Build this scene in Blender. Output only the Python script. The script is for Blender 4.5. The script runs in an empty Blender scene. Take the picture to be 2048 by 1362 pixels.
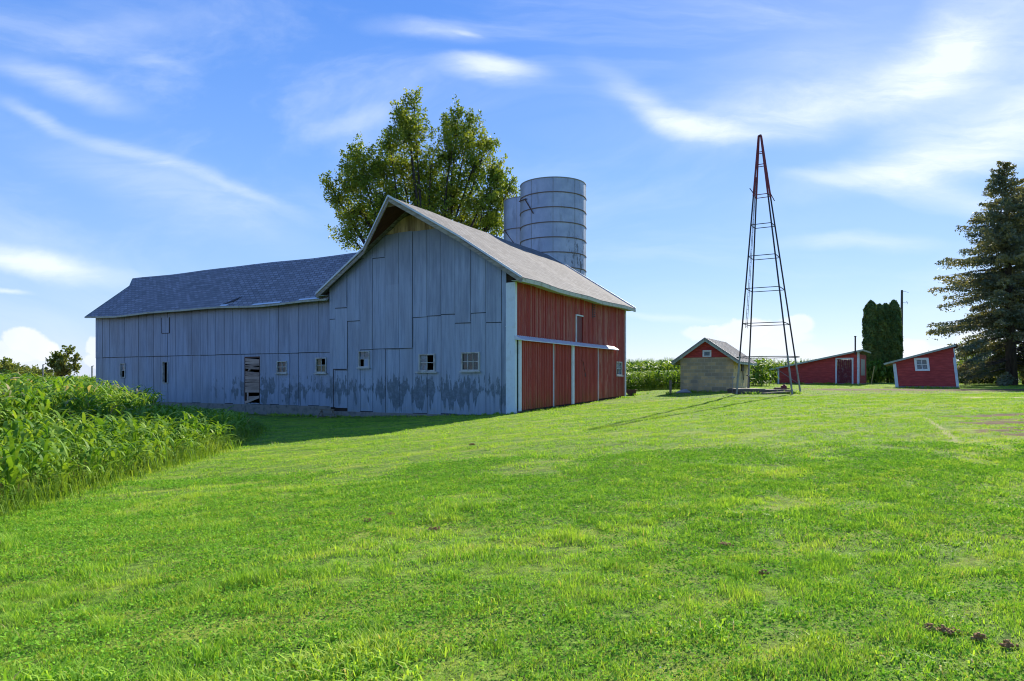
import bpy, math, random
import numpy as np
from mathutils import Vector, Matrix

R = math.radians
S = bpy.context.scene
COL = S.collection
random.seed(7)
RNG = np.random.default_rng(7)

# ------------------------------------------------------------------ camera
cam_d = bpy.data.cameras.new("camera")
cam = bpy.data.objects.new("camera", cam_d)
COL.objects.link(cam)
cam.location = (0, 0, 1.6)
cam.rotation_euler = (R(90), 0, 0)
cam_d.sensor_width = 36
cam_d.lens = 36 * 1365 / 2048
cam_d.shift_y = 76 / 2048
cam_d.clip_start = .05
cam_d.clip_end = 8000
S.camera = cam
S.view_settings.view_transform = 'Standard'
S.view_settings.look = 'None'
S.view_settings.exposure = 1.1
S.view_settings.gamma = 1

S.cycles.use_denoising = True; S.cycles.denoiser = 'OPENIMAGEDENOISE'; S.cycles.denoising_input_passes = 'RGB_ALBEDO_NORMAL'; S.cycles.denoising_prefilter = 'ACCURATE'
S.cycles.filter_width = 1.1
S.cycles.max_bounces = 6; S.cycles.sample_clamp_indirect = 4
SUN_AZ, SUN_EL = 29.8, 32.0
# ------------------------------------------------------------------ node helper
class NT:
    def __init__(s, tree):
        s.t = tree; s.n = tree.nodes; s.l = tree.links
    def node(s, typ, **kw):
        n = s.n.new(typ)
        for k, v in kw.items(): setattr(n, k, v)
        return n
    def inp(s, sock, v):
        if v is None: return
        if isinstance(v, bpy.types.NodeSocket): s.l.new(v, sock)
        else:
            if sock.type == 'RGBA' and len(v) == 3: v = (*v, 1)
            sock.default_value = v
    def math(s, op, a, b=None, c=None, clamp=False):
        n = s.node('ShaderNodeMath', operation=op, use_clamp=clamp)
        s.inp(n.inputs[0], a); s.inp(n.inputs[1], b)
        if c is not None: s.inp(n.inputs[2], c)
        return n.outputs[0]
    def vmath(s, op, a, b=None):
        n = s.node('ShaderNodeVectorMath', operation=op)
        s.inp(n.inputs[0], a); s.inp(n.inputs[1], b)
        return n.outputs[1] if op in ('LENGTH', 'DOT_PRODUCT') else n.outputs[0]
    def scale(s, v, sc):
        return s.vmath('MULTIPLY', v, sc)
    def noise(s, vec, scale=1, detail=3, rough=.55, dist=0, col=False):
        n = s.node('ShaderNodeTexNoise')
        s.inp(n.inputs['Vector'], vec); n.inputs['Scale'].default_value = scale
        n.inputs['Detail'].default_value = detail; n.inputs['Roughness'].default_value = rough
        n.inputs['Distortion'].default_value = dist
        return n.outputs['Color'] if col else n.outputs[0]
    def rng(s, v, a, b, c=0, d=1, smooth=True):
        n = s.node('ShaderNodeMapRange')
        if smooth: n.interpolation_type = 'SMOOTHSTEP'
        s.inp(n.inputs[0], v)
        for k, x in zip((1, 2, 3, 4), (a, b, c, d)): s.inp(n.inputs[k], x)
        return n.outputs[0]
    def mix(s, f, a, b, mode='MIX'):
        n = s.node('ShaderNodeMix', data_type='RGBA', blend_type=mode)
        s.inp(n.inputs[0], f); s.inp(n.inputs[6], a); s.inp(n.inputs[7], b)
        return n.outputs[2]
    def sep(s, v):
        n = s.node('ShaderNodeSeparateXYZ'); s.inp(n.inputs[0], v); return n.outputs
    def comb(s, x=0., y=0., z=0.):
        n = s.node('ShaderNodeCombineXYZ')
        for k, v in enumerate((x, y, z)): s.inp(n.inputs[k], v)
        return n.outputs[0]
    def obj(s):
        return s.node('ShaderNodeTexCoord').outputs['Object']
    def pos(s):
        return s.node('ShaderNodeNewGeometry').outputs['Position']
    def attr(s, name):
        return s.node('ShaderNodeAttribute', attribute_name=name).outputs['Fac']
    def island(s):
        return s.node('ShaderNodeNewGeometry').outputs['Random Per Island']
    def bump(s, h, strength=.3, dist=.02):
        n = s.node('ShaderNodeBump'); s.inp(n.inputs['Height'], h)
        n.inputs['Strength'].default_value = strength; n.inputs['Distance'].default_value = dist
        return n.outputs[0]
    def brick(s, vec, c1, c2, mortar, w, h, msize=.02, off=.5, bias=0):
        n = s.node('ShaderNodeTexBrick'); s.inp(n.inputs['Vector'], vec)
        s.inp(n.inputs['Color1'], c1); s.inp(n.inputs['Color2'], c2); s.inp(n.inputs['Mortar'], mortar)
        n.inputs['Scale'].default_value = 1; n.inputs['Brick Width'].default_value = w
        n.inputs['Row Height'].default_value = h; n.inputs['Mortar Size'].default_value = msize
        n.inputs['Bias'].default_value = bias; n.offset = off
        return n.outputs['Color'], n.outputs['Fac']

def new_mat(name):
    m = bpy.data.materials.new(name); m.use_nodes = True
    t = NT(m.node_tree); t.n.clear()
    out = t.node('ShaderNodeOutputMaterial')
    return m, t, out
def pbr(t, out, col, rough=.7, metal=0., normal=None, spec=.3):
    b = t.node('ShaderNodeBsdfPrincipled')
    t.inp(b.inputs['Base Color'], col); t.inp(b.inputs['Roughness'], rough)
    t.inp(b.inputs['Metallic'], metal); b.inputs['Specular IOR Level'].default_value = spec
    if normal is not None: t.inp(b.inputs['Normal'], normal)
    t.l.new(b.outputs[0], out.inputs[0])
    return b

# ------------------------------------------------------------------ world
W = bpy.data.worlds.new("World"); S.world = W; W.use_nodes = True
w = NT(W.node_tree); w.n.clear()
wout = w.node('ShaderNodeOutputWorld'); bg = w.node('ShaderNodeBackground')
w.l.new(bg.outputs[0], wout.inputs[0]); bg.inputs[1].default_value = .112
sky = w.node('ShaderNodeTexSky', sky_type='NISHITA')
sky.sun_disc = False; sky.sun_elevation = R(SUN_EL); sky.sun_rotation = R(SUN_AZ)
sky.air_density = 1.0; sky.dust_density = .25; sky.ozone_density = 2.5; sky.altitude = 0
hs = w.node('ShaderNodeHueSaturation'); hs.inputs['Saturation'].default_value = 1.32
hs.inputs['Value'].default_value = 1.0; w.l.new(sky.outputs[0], hs.inputs['Color'])
g = w.node('ShaderNodeTexCoord').outputs['Generated']
sx, sy, sz = w.sep(g)
yy = w.math('MAXIMUM', sy, .08)
u = w.math('DIVIDE', sx, yy); v = w.math('DIVIDE', sz, yy)
uv = w.comb(u, v, 0.)
n1 = w.vmath('SUBTRACT', w.noise(w.scale(uv, (2.6, 5.5, 1)), 1, 7, .55, .3, col=True), (.5, .5, .5))
uvw = w.vmath('ADD', uv, w.scale(n1, (.16, .09, 0)))
n2 = w.vmath('SUBTRACT', w.noise(uv, 22, 7, .62, 0, col=True), (.5, .5, .5))
uvc = w.vmath('ADD', uv, w.scale(n2, (.034, .030, 0)))
def blob(vec, px, py, rx, ry, ang, st, a=1., b=0.):
    m = w.node('ShaderNodeMapping', vector_type='TEXTURE')
    w.inp(m.inputs[0], vec)
    m.inputs['Location'].default_value = ((px - 1024) / 1365, (757 - py) / 1365, 0)
    m.inputs['Rotation'].default_value = (0, 0, R(-ang))
    m.inputs['Scale'].default_value = (rx / 1365, ry / 1365, 1)
    return w.math('MULTIPLY', w.rng(w.vmath('LENGTH', m.outputs[0]), a, b), st)
cir = None
for b in [(330, 335, 430, 26, 21, .30), (330, 385, 440, 95, 21, .26), (60, 232, 140, 26, 24, .22), (120, 165, 240, 44, 17, .40), (860, 60, 170, 40, 8, .34), (930, 68, 50, 12, 14, .25), (985, 148, 150, 40, 3, .68),
          (700, 250, 130, 34, -6, .36), (345, 125, 110, 24, 8, .18), (70, 525, 300, 38, 9, .75), (20, 582, 90, 9, 2, .5),
          (1250, 190, 160, 50, 40, .16), (1300, 215, 130, 50, 40, .36), (1400, 255, 170, 40, 6, .62), (1500, 230, 260, 90, -10, .34), (1680, 205, 300, 80, -16, .46),
          (1880, 130, 230, 120, -42, .66), (1900, 90, 130, 90, -50, .3), (1650, 130, 460, 120, -12, .20), (2060, 90, 220, 260, 0, .34),
          (2010, 260, 420, 110, -14, .74), (1780, 335, 330, 60, -10, .50), (1900, 390, 250, 56, 10, .60), (1620, 360, 160, 24, 8, .25), (1700, 492, 260, 28, 1, .38),
          (1320, 625, 220, 16, 3, .3), (240, 60, 320, 60, -8, .14), (330, 700, 300, 40, 0, .1)]:
    k = blob(uvw, *b); cir = k if cir is None else w.math('ADD', cir, k)
rot_ = w.node('ShaderNodeMapping'); w.inp(rot_.inputs[0], uvw); rot_.inputs['Rotation'].default_value = (0, 0, R(13)); rot_.inputs['Scale'].default_value = (5, 26, 1)
streak = w.noise(rot_.outputs[0], 1, 9, .66, .5)
cir = w.math('MULTIPLY', cir, w.rng(streak, .28, .70, .62, 1.18))
veil = w.math('MULTIPLY', w.rng(w.noise(w.scale(uvw, (1.8, 5, 1)), 1, 6, .6, .8), .42, .8), .35)
cir = w.math('ADD', cir, veil)
cum = None
for b in [(42, 682, 50, 28, 5, 1.), (80, 694, 52, 24, 14, 1.), (20, 704, 80, 26, 0, .9), (60, 722, 110, 26, 0, .6), (190, 695, 22, 24, 0, .8), (190, 720, 30, 16, 0, .8),
          (1490, 660, 80, 24, -5, 1.), (1590, 652, 48, 26, 0, .9), (1415, 665, 55, 18, 0, .8), (1530, 676, 110, 26, 0, .9), (1545, 704, 120, 26, 0, .6),
          (1820, 700, 50, 24, 0, .9), (1870, 706, 60, 18, 0, .8), (1960, 690, 60, 30, 0, .8)]:
    k = blob(uvc, *b, 1., .72); cum = k if cum is None else w.math('MAXIMUM', cum, k)
front = w.rng(sy, .02, .15)
cir = w.math('MULTIPLY', w.math('MINIMUM', cir, .92), front)
cum = w.math('MULTIPLY', w.math('MULTIPLY', w.math('MULTIPLY', cum, .95), w.rng(w.noise(uvc, 9, 4), .3, .62, .72, 1.)), front)
def cramp(f, stops):
    n = w.node('ShaderNodeValToRGB'); w.inp(n.inputs[0], f); el = n.color_ramp.elements
    for k, (p, c) in enumerate(stops):
        e_ = el[k] if k < 2 else el.new(p)
        e_.position = p; e_.color = (*[q / 5 for q in c], 1)
    return w.scale(n.outputs[0], (5, 5, 5))
GRAD = cramp(sz, [(0., (2.3, 2.85, 4.1)), (.13, (1.55, 2.36, 4.15)), (.28, (.98, 1.86, 4.1)), (.48, (.50, 1.26, 3.7)), (1., (.2, .8, 2.6))])
CLOUD = w.mix(w.noise(uvc, 14, 3), (3.7, 4.0, 4.6), (4.6, 4.7, 4.9))
c0 = w.mix(.84, hs.outputs[0], GRAD)
c1 = w.mix(cir, c0, (4.1, 4.5, 5.0)); c2 = w.mix(cum, c1, CLOUD)
w.l.new(c2, bg.inputs[0])
W.cycles.sampling_method = 'MANUAL'; W.cycles.sample_map_resolution = 1024

sd = bpy.data.lights.new("sun", 'SUN'); sun = bpy.data.objects.new("sun", sd); COL.objects.link(sun)
sd.energy = 4.5; sd.angle = R(.5); sd.color = (1, .93, .80)
a, e = R(SUN_AZ), R(SUN_EL)
SUNV = Vector((math.sin(a) * math.cos(e), math.cos(a) * math.cos(e), math.sin(e)))
sun.rotation_euler = SUNV.to_track_quat('Z', 'Y').to_euler(); sun.location = SUNV * 80

# ------------------------------------------------------------------ ground height
CP = np.array([(0, 0, 0), (-3.5, 4, -.12), (-7.5, 10, -.4), (-8.3, 19.4, -.45), (-12, 31, -.55), (.1, 31.6, -.02), (-5, 34.5, -.30), (-9.8, 37.1, -.48), (-14, 40, -.50),
               (-30, 46, -.5), (7.4, 44.8, .36), (3.8, 38.2, .16), (14.3, 44, .72), (11, 45.6, .66), (13.4, 40, .72), (16.5, 40, .73), (15.2, 38, .69),
               (36, 55, .87), (31, 58, .88), (27, 68, 1.02), (35, 66, 1.05), (36, 80, 1.1), (44, 60, 1.03), (22.5, 30, .78), (13, 17, .55), (1, 15.2, .18), (6, 8, .2),
               (10, 52, .62), (15, 70, .9), (-25, 20, -.4), (-40, 60, -.4), (-80, 120, -.4), (3, 4, .05), (4, 60, .3), (60, 80, 1.1), (60, 40, 1.), (30, 10, .6),
               (0, -40, -.3), (-50, -20, -.6), (60, -20, .6), (0, 150, .6), (70, 160, 1.), (-90, 30, -.5)], float)
def _phi(r2):
    return .5 * r2 * np.log(r2 + 1e-9)
def _fit():
    P = CP[:, :2] / 10; n = len(P)
    r2 = ((P[:, None] - P[None]) ** 2).sum(-1)
    K = _phi(r2) + np.eye(n) * .03
    A = np.zeros((n + 3, n + 3)); A[:n, :n] = K; A[:n, n] = 1; A[:n, n + 1:] = P; A[n, :n] = 1; A[n + 1:, :n] = P.T
    b = np.zeros(n + 3); b[:n] = CP[:, 2]
    return P, np.linalg.solve(A, b)
_P, _C = _fit()
def H(x, y):
    x = np.asarray(x, float); y = np.asarray(y, float); sh = x.shape
    xf = np.clip(x.ravel(), -95, 85) / 10; yf = np.clip(y.ravel(), -40, 160) / 10
    out = np.empty(xf.shape)
    for i in range(0, len(xf), 60000):
        X = xf[i:i + 60000]; Y = yf[i:i + 60000]
        r2 = (X[:, None] - _P[None, :, 0]) ** 2 + (Y[:, None] - _P[None, :, 1]) ** 2
        out[i:i + 60000] = _phi(r2) @ _C[:-3] + _C[-3] + _C[-2] * X + _C[-1] * Y
    o = out.reshape(sh)
    o = o + .018 * np.sin(x * 1.3 + y * .7) * np.sin(y * 1.1 - x * .5) + .008 * np.sin(x * 3.1 + 1) * np.sin(y * 2.7)
    return o
def h1(x, y): return float(H(np.array([x]), np.array([y]))[0])

_vn = np.random.default_rng(3).random((64, 64))
def vnoise(x, y, s):
    x = np.asarray(x) * s + 100.3; y = np.asarray(y) * s + 57.7
    xi = np.floor(x).astype(int); yi = np.floor(y).astype(int); fx = x - xi; fy = y - yi
    fx = fx * fx * (3 - 2 * fx); fy = fy * fy * (3 - 2 * fy)
    g_ = lambda a_, b_: _vn[a_ % 64, b_ % 64]
    return (g_(xi, yi) * (1 - fx) + g_(xi + 1, yi) * fx) * (1 - fy) + (g_(xi, yi + 1) * (1 - fx) + g_(xi + 1, yi + 1) * fx) * fy
def fnoise(x, y, s):
    return .5 * vnoise(x, y, s) + .3 * vnoise(x, y, s * 2.1) + .2 * vnoise(x, y, s * 4.3)

# barn frame
BO = (.1, 31.6); BC, BS = .8763, .4818
def to_local(x, y):
    dx = x - BO[0]; dy = y - BO[1]
    return BC * dx - BS * dy, BS * dx + BC * dy
def xedge(y):
    return np.interp(y, [-20, 0, 10, 19.4, 27, 31, 33], [-7, -7.1, -7.5, -8.3, -10.3, -12, -13.5])
def corn_dist(x, y):
    """distance inside the left corn field (negative outside)"""
    lx, ly = to_local(x, y)
    wob = .5 * (fnoise(x, y, .35) - .5)
    d1 = xedge(y) - x + wob
    d2 = -(ly + 3.4) + wob * 2
    d2 = np.where(lx < -38, np.maximum(d2, (-lx - 38)), d2)
    return np.minimum(d1, d2)
def seg_mask(x, y, pts, wd):
    m = np.full(np.shape(x), 1e9)
    for (ax, ay), (bx, by) in zip(pts[:-1], pts[1:]):
        vx, vy = bx - ax, by - ay; L = vx * vx + vy * vy
        t = np.clip(((x - ax) * vx + (y - ay) * vy) / L, 0, 1)
        m = np.minimum(m, np.hypot(x - ax - t * vx, y - ay - t * vy))
    return np.clip(1.3 - m / wd, 0, 1)
def dirt(x, y):
    """bare soil: 0..1"""
    n = fnoise(x, y, .9); n2 = fnoise(x, y, 2.6)
    d = np.zeros(np.shape(x))
    strip = seg_mask(x, y, [(24, 47.5), (31, 45.6), (36, 44.8), (48, 43.5), (70, 42)], 6.4)
    d = np.maximum(d, np.clip(strip * 2.2 - .5 - n * 1.1, 0, 1))
    zone = np.clip(1 - np.hypot((x - 29) / 13, (y - 41) / 6.5), 0, 1)
    d = np.maximum(d, np.clip(zone * 2.2, 0, 1) * np.clip((n2 - .44) * 4, 0, .85))
    for cx, cy, rx, ry in ((11.8, 16.6, 1.2, .5), (13.4, 19., 1.5, .5), (10.7, 14.6, .95, .4), (11.4, 15.4, 1.1, .3), (10.4, 13.8, .8, .4), (12.8, 17.4, 1.4, .4), (11.6, 13.6, 1.3, .8)):
        q = 1 - np.hypot((x - cx) / rx, (y - cy) / ry)
        d = np.maximum(d, np.clip(q * 2.6 + (n2 - .5) * 2.4 + (vnoise(x, y, 4.6) - .55) * 2.4, 0, 1) * (q > -.5))
    for k, (cx, cy, r_) in enumerate(((16, 36.5, 3.4), (6, 36, 2.0), (5.2, 37.2, 1.2), (-.2, 31, 1.), (26, 31, 4))):
        q = 1 - np.hypot(x - cx, (y - cy) * 1.5) / r_
        d = np.maximum(d, np.clip(q * .9 + (n2 - .66) * 4, 0, .8))
    lx, ly = to_local(x, y)
    base = np.where((lx > 0) & (ly > -.3) & (ly < 15.5), 1 - lx / .45, 0) 
    base = np.maximum(base, np.where((lx < .3) & (lx > -34), 1 - np.abs(ly + .1) / .55, 0))
    d = np.maximum(d, np.clip(base + (n2 - .5) * 1.2, 0, 1) * (base > 0))
    d = np.maximum(d, np.clip((vnoise(x, y, 1.7) - .955) * 14, 0, .9) * (y > 5))
    cd = corn_dist(x, y)
    d = np.maximum(d, np.clip(cd * .8, 0, 1))
    return d
def straw(x, y):
    s_ = seg_mask(x, y, [(11.2, 18.5), (9.7, 15.4), (8.45, 12.9)], .06) * .8
    s_ = np.maximum(s_, seg_mask(x, y, [(20.6, 30.4), (23, 29.6), (34, 28)], .7) * .9)
    return np.clip(s_ * (0.5 + fnoise(x, y, 3.)), 0, 1)

# ------------------------------------------------------------------ object helpers
def tag(o, label=None, cat=None, group=None, kind=None):
    if label: o['label'] = label
    if cat: o['category'] = cat
    if group: o['group'] = group
    if kind: o['kind'] = kind
    return o
def empty(name, loc, rz=0., label=None, cat=None, group=None):
    o = bpy.data.objects.new(name, None); COL.objects.link(o)
    o.location = loc; o.rotation_euler = (0, 0, rz); o.empty_display_size = .3
    return tag(o, label, cat, group)
def link_mesh(name, me, mat, parent=None):
    if mat: me.materials.append(mat)
    o = bpy.data.objects.new(name, me); COL.objects.link(o)
    if parent: o.parent = parent
    return o
def np_mesh(name, V, Fs, attrs=None, smooth=False):
    """V (n,3); Fs list of int arrays (m,k)"""
    me = bpy.data.meshes.new(name)
    V = np.ascontiguousarray(V, np.float32)
    me.vertices.add(len(V)); me.vertices.foreach_set('co', V.ravel())
    Fs = [f for f in Fs if len(f)]
    idx = np.concatenate([f.ravel() for f in Fs]).astype(np.int32)
    tot = np.concatenate([np.full(len(f), f.shape[1], np.int32) for f in Fs])
    st = np.concatenate([[0], np.cumsum(tot)[:-1]]).astype(np.int32)
    me.loops.add(len(idx)); me.loops.foreach_set('vertex_index', idx)
    me.polygons.add(len(tot)); me.polygons.foreach_set('loop_start', st)
    try: me.polygons.foreach_set('loop_total', tot)
    except Exception: pass
    me.polygons.foreach_set('use_smooth', np.full(len(tot), smooth))
    for k, (dom, arr) in (attrs or {}).items():
        at = me.attributes.new(k, 'FLOAT', dom); at.data.foreach_set('value', np.ascontiguousarray(arr, np.float32))
    me.update(calc_edges=True)
    return me
class MB:
    def __init__(s, tf=None): s.v = []; s.f = []; s.tone = []; s.tf = tf
    def add(s, pts, faces, tone=0.):
        n = len(s.v)
        if s.tf: pts = [s.tf(*p) for p in pts]
        s.v += [tuple(p) for p in pts]; s.f += [tuple(i + n for i in f) for f in faces]; s.tone += [tone] * len(faces)
    def hexa(s, p, tone=0.):
        s.add(p, [(0, 3, 2, 1), (4, 5, 6, 7), (0, 1, 5, 4), (1, 2, 6, 5), (2, 3, 7, 6), (3, 0, 4, 7)], tone)
    def box(s, x0, x1, y0, y1, z0, z1, tone=0.):
        s.hexa([(x0, y0, z0), (x1, y0, z0), (x1, y1, z0), (x0, y1, z0), (x0, y0, z1), (x1, y0, z1), (x1, y1, z1), (x0, y1, z1)], tone)
    def bar(s, p0, p1, w_, h_, up=(0, 0, 1), tone=0.):
        p0, p1 = Vector(p0), Vector(p1); d = (p1 - p0).normalized(); up = Vector(up)
        sd_ = d.cross(up); sd_ = (sd_ if sd_.length > 1e-4 else d.cross(Vector((1, 0, 0)))).normalized(); u_ = sd_.cross(d)
        q = [p + sd_ * a_ * w_ / 2 + u_ * b_ * h_ / 2 for p in (p0, p1) for a_, b_ in ((-1, -1), (1, -1), (1, 1), (-1, 1))]
        s.hexa(q, tone)
    def prism(s, pts, off, tone=0.):
        n = len(pts); off = Vector(off)
        P = [Vector(p) for p in pts] + [Vector(p) + off for p in pts]
        s.add(P, [tuple(range(n))[::-1], tuple(range(n, 2 * n))] + [(i, (i + 1) % n, n + (i + 1) % n, n + i) for i in range(n)], tone)
    def tube(s, pts, rad, n=6, cap=True, tone=0.):
        pts = [Vector(p) for p in pts]
        if not hasattr(rad, '__len__'): rad = [rad] * len(pts)
        V = []; F = []
        for i, p in enumerate(pts):
            d = (pts[min(i + 1, len(pts) - 1)] - pts[max(i - 1, 0)]).normalized()
            a_ = d.cross(Vector((0, 0, 1)) if abs(d.z) < .9 else Vector((1, 0, 0))).normalized(); b_ = d.cross(a_)
            for k in range(n):
                t_ = 2 * math.pi * k / n; V.append(p + (a_ * math.cos(t_) + b_ * math.sin(t_)) * rad[i])
        for i in range(len(pts) - 1):
            for k in range(n): F.append((i * n + k, i * n + (k + 1) % n, (i + 1) * n + (k + 1) % n, (i + 1) * n + k))
        if cap: F.append(tuple(range(n))[::-1]); F.append(tuple(range(len(V) - n, len(V))))
        s.add(V, F, tone)
    def build(s, name, mat, parent=None, smooth=False, bevel=0):
        me = bpy.data.meshes.new(name); me.from_pydata(s.v, [], s.f)
        at = me.attributes.new('tone', 'FLOAT', 'FACE'); at.data.foreach_set('value', s.tone)
        if smooth: me.polygons.foreach_set('use_smooth', [True] * len(s.f))
        me.update()
        o = link_mesh(name, me, mat, parent)
        if bevel:
            m = o.modifiers.new('bevel', 'BEVEL'); m.width = bevel; m.segments = 1; m.limit_method = 'ANGLE'
        return o
def strips(x0, x1, z0, topf, holes, breaks=()):
    """cut a wall (x along, z up) round rectangular holes: yields (xa,xb,za,zb_at_xa,zb_at_xb)"""
    xs = {x0, x1}
    for h in holes:
        for q in h[:2]:
            if x0 < q < x1: xs.add(q)
    for q in breaks:
        if x0 < q < x1: xs.add(q)
    xs = sorted(xs); out = []
    for xa, xb in zip(xs[:-1], xs[1:]):
        xm = (xa + xb) / 2; hs_ = sorted([h for h in holes if h[0] <= xm <= h[1]], key=lambda h: h[2])
        z = z0(xa) if callable(z0) else z0; ta, tb = topf(xa), topf(xb)
        for h in hs_:
            if h[3] <= z or h[2] >= min(ta, tb): continue
            if h[2] > z: out.append((xa, xb, z, h[2], h[2]))
            z = max(z, h[3])
        if min(ta, tb) > z - .3 and max(ta, tb) > z: out.append((xa, xb, z, max(ta, z), max(tb, z)))
    return out
def wall_strips(mb, st, y0, y1, tone=0.):
    for xa, xb, za, ta, tb in st:
        mb.hexa([(xa, y0, za), (xb, y0, za), (xb, y1, za), (xa, y1, za), (xa, y0, ta), (xb, y0, tb), (xb, y1, tb), (xa, y1, ta)], tone)

# ------------------------------------------------------------------ materials
def mat_galv(name, base=(.29, .345, .42), stain=1., xm=None):
    m, t, o = new_mat(name); P = t.obj(); x, y, z = t.sep(P)
    tone = t.attr('tone')
    col = t.mix(tone, base, tuple(c * .58 for c in base))
    big = t.noise(t.scale(P, (1.1, 1.1, .35)), 1, 4, .6)
    col = t.mix(t.rng(big, .3, .75), col, tuple(min(1, c * 1.22) for c in base))
    st = t.noise(t.scale(P, (9, 9, .5)), 1, 4, .6)
    col = t.mix(t.rng(st, .42, .72, 0, .4), col, (.10, .14, .20))
    st2 = t.noise(t.scale(P, (3.1, 3.1, .25)), 1, 3, .6); col = t.mix(t.rng(st2, .5, .75, 0, .4), col, tuple(min(1, c * 1.5) for c in base))
    sp = t.noise(P, 26, 2, .5)
    col = t.mix(t.rng(sp, .68, .76, 0, .5), col, (.07, .09, .12))
    if stain:
        spk = t.noise(t.comb(t.math('MULTIPLY', x, 6.5), 0., t.math('MULTIPLY', z, 1.1)), 1, 4, .65)
        wav_ = t.noise(t.comb(t.math('MULTIPLY', x, 1.25), 5., t.math('MULTIPLY', z, .25)), 1, 3, .6)
        drip = t.noise(t.comb(t.math('MULTIPLY', x, 6.), 9., t.math('MULTIPLY', z, .5)), 1, 3, .6)
        top_ = t.math('ADD', t.rng(spk, .30, .72, 0, 1.1), t.rng(wav_, .3, .7, .7, 1.1)); bot_ = t.math('ADD', t.rng(wav_, .42, .60, .85, -.1), t.rng(drip, .3, .7, .25, -.15))
        f = t.math('MULTIPLY', t.rng(t.math('SUBTRACT', top_, z), 0., .05), t.rng(t.math('SUBTRACT', z, bot_), 0., .12))
        if stain < 1: f = t.math('MULTIPLY', t.math('MULTIPLY', f, t.rng(x, -11., -8.6)), t.rng(t.noise(t.comb(x, 0., z), 1.1, 3), .44, .50))
        col = t.mix(t.math('MULTIPLY', f, t.rng(t.noise(P, 5, 4, .7), .3, .6, .5, .85)), col, (.098, .130, .152))
        low = t.math('MULTIPLY', t.rng(z, -.2, .5, 1, 0), t.rng(t.noise(P, 3, 4), .5, .62))
        col = t.mix(t.math('MULTIPLY', low, .5), col, (.34, .34, .29))
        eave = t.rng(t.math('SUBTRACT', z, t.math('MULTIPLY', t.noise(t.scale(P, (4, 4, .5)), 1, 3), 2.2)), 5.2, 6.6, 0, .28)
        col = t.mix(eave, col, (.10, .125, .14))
    col = t.mix(t.math('GREATER_THAN', tone, 1.5), col, (.035, .045, .06))  # near-black tone of the seam strips, a painted lap shadow
    wav = t.noise(t.scale(P, (5, 5, .7)), 1, 2)
    pbr(t, o, col, t.rng(big, .2, .8, .45, .65), .25, t.bump(t.math('ADD', wav, t.math('MULTIPLY', sp, .15)), .35, .03), .4)
    return m
def mat_red(name):
    m, t, o = new_mat(name); P = t.obj(); x, y, z = t.sep(P)
    tone_ = t.attr('tone'); tone = t.math('MULTIPLY', tone_, t.math('LESS_THAN', tone_, 1.6))
    n = t.noise(t.scale(P, (1, 7, .35)), 1, 5, .6)
    col = t.mix(t.rng(n, .3, .7), (.33, .042, .030), (.41, .057, .038))
    col = t.mix(t.math('MULTIPLY', tone, t.rng(t.noise(t.scale(P, (1, 9, .8)), 1, 4, .65), .38, .60, .15, 1)), col, (.46, .17, .12))
    rust = t.math('MULTIPLY', t.rng(z, .1, 1.3, 1, 0), t.rng(t.noise(t.scale(P, (1, 5, 1.1)), 1, 5), .35, .65))
    col = t.mix(t.math('MULTIPLY', rust, .75), col, (.26, .095, .022))
    sp = t.noise(t.scale(P, (1, 14, 3)), 1, 4, .6)
    col = t.mix(t.rng(sp, .66, .75, 0, .6), col, (.10, .035, .025))
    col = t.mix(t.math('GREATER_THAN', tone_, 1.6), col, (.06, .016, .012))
    pbr(t, o, col, .55, 0, t.bump(n, .15), .3)
    return m
def mat_shingle(name, c=(.30, .275, .25), along='y', sl=1.2, diag=0):
    m, t, o = new_mat(name); P = t.obj(); x, y, z = t.sep(P)
    A, B = (y, x) if along == 'y' else (x, y)
    B = t.math('MULTIPLY', B, sl)
    if diag: A = t.math('ADD', A, t.math('MULTIPLY', B, diag))
    col, fac = t.brick(t.comb(A, B, 0.), tuple(k * .62 for k in c), tuple(min(1, k * 1.28) for k in c), tuple(k * .30 for k in c), .42, .27, .03)
    n = t.noise(t.scale(P, (1, .6, 1)), .55, 5, .65)
    col = t.mix(t.rng(n, .35, .72, 0, .5), col, tuple(k * .70 for k in c))
    dn = t.noise(P, 2.3, 4, .6)
    col = t.mix(t.rng(dn, .6, .78, 0, .4), col, (c[0] * .8, c[1] * .62, c[2] * .5))
    gn = t.noise(P, 18, 2)
    col = t.mix(t.rng(gn, .3, .7, 0, .35), col, tuple(min(1, k * 1.3) for k in c))
    pbr(t, o, col, .9, 0, t.bump(t.math('ADD', fac, t.math('MULTIPLY', gn, -.4)), .5, .02), .2)
    return m
def mat_wood(name, a=(.30, .25, .19), b=(.16, .125, .09), sc=(2, 2, 14), rough=.85):
    m, t, o = new_mat(name); P = t.obj()
    n = t.noise(t.scale(P, sc), 1, 4, .6); k = t.attr('tone')
    col = t.mix(t.rng(n, .3, .7), a, b)
    col = t.mix(k, col, tuple(q * 1.6 for q in a))
    pbr(t, o, col, rough, 0, t.bump(n, .3), .2)
    return m
def mat_paint(name, c, dirtc=(.3, .28, .24), amt=.4, rough=.55):
    m, t, o = new_mat(name); P = t.obj()
    n = t.noise(P, 3, 5, .65); n2 = t.noise(t.scale(P, (12, 12, 2)), 1, 3)
    col = t.mix(t.rng(n, .45, .72, 0, amt), c, dirtc)
    col = t.mix(t.rng(n2, .6, .75, 0, amt * .8), col, tuple(q * .6 for q in dirtc))
    pbr(t, o, col, rough, 0, t.bump(n, .1), .35)
    return m
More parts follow.
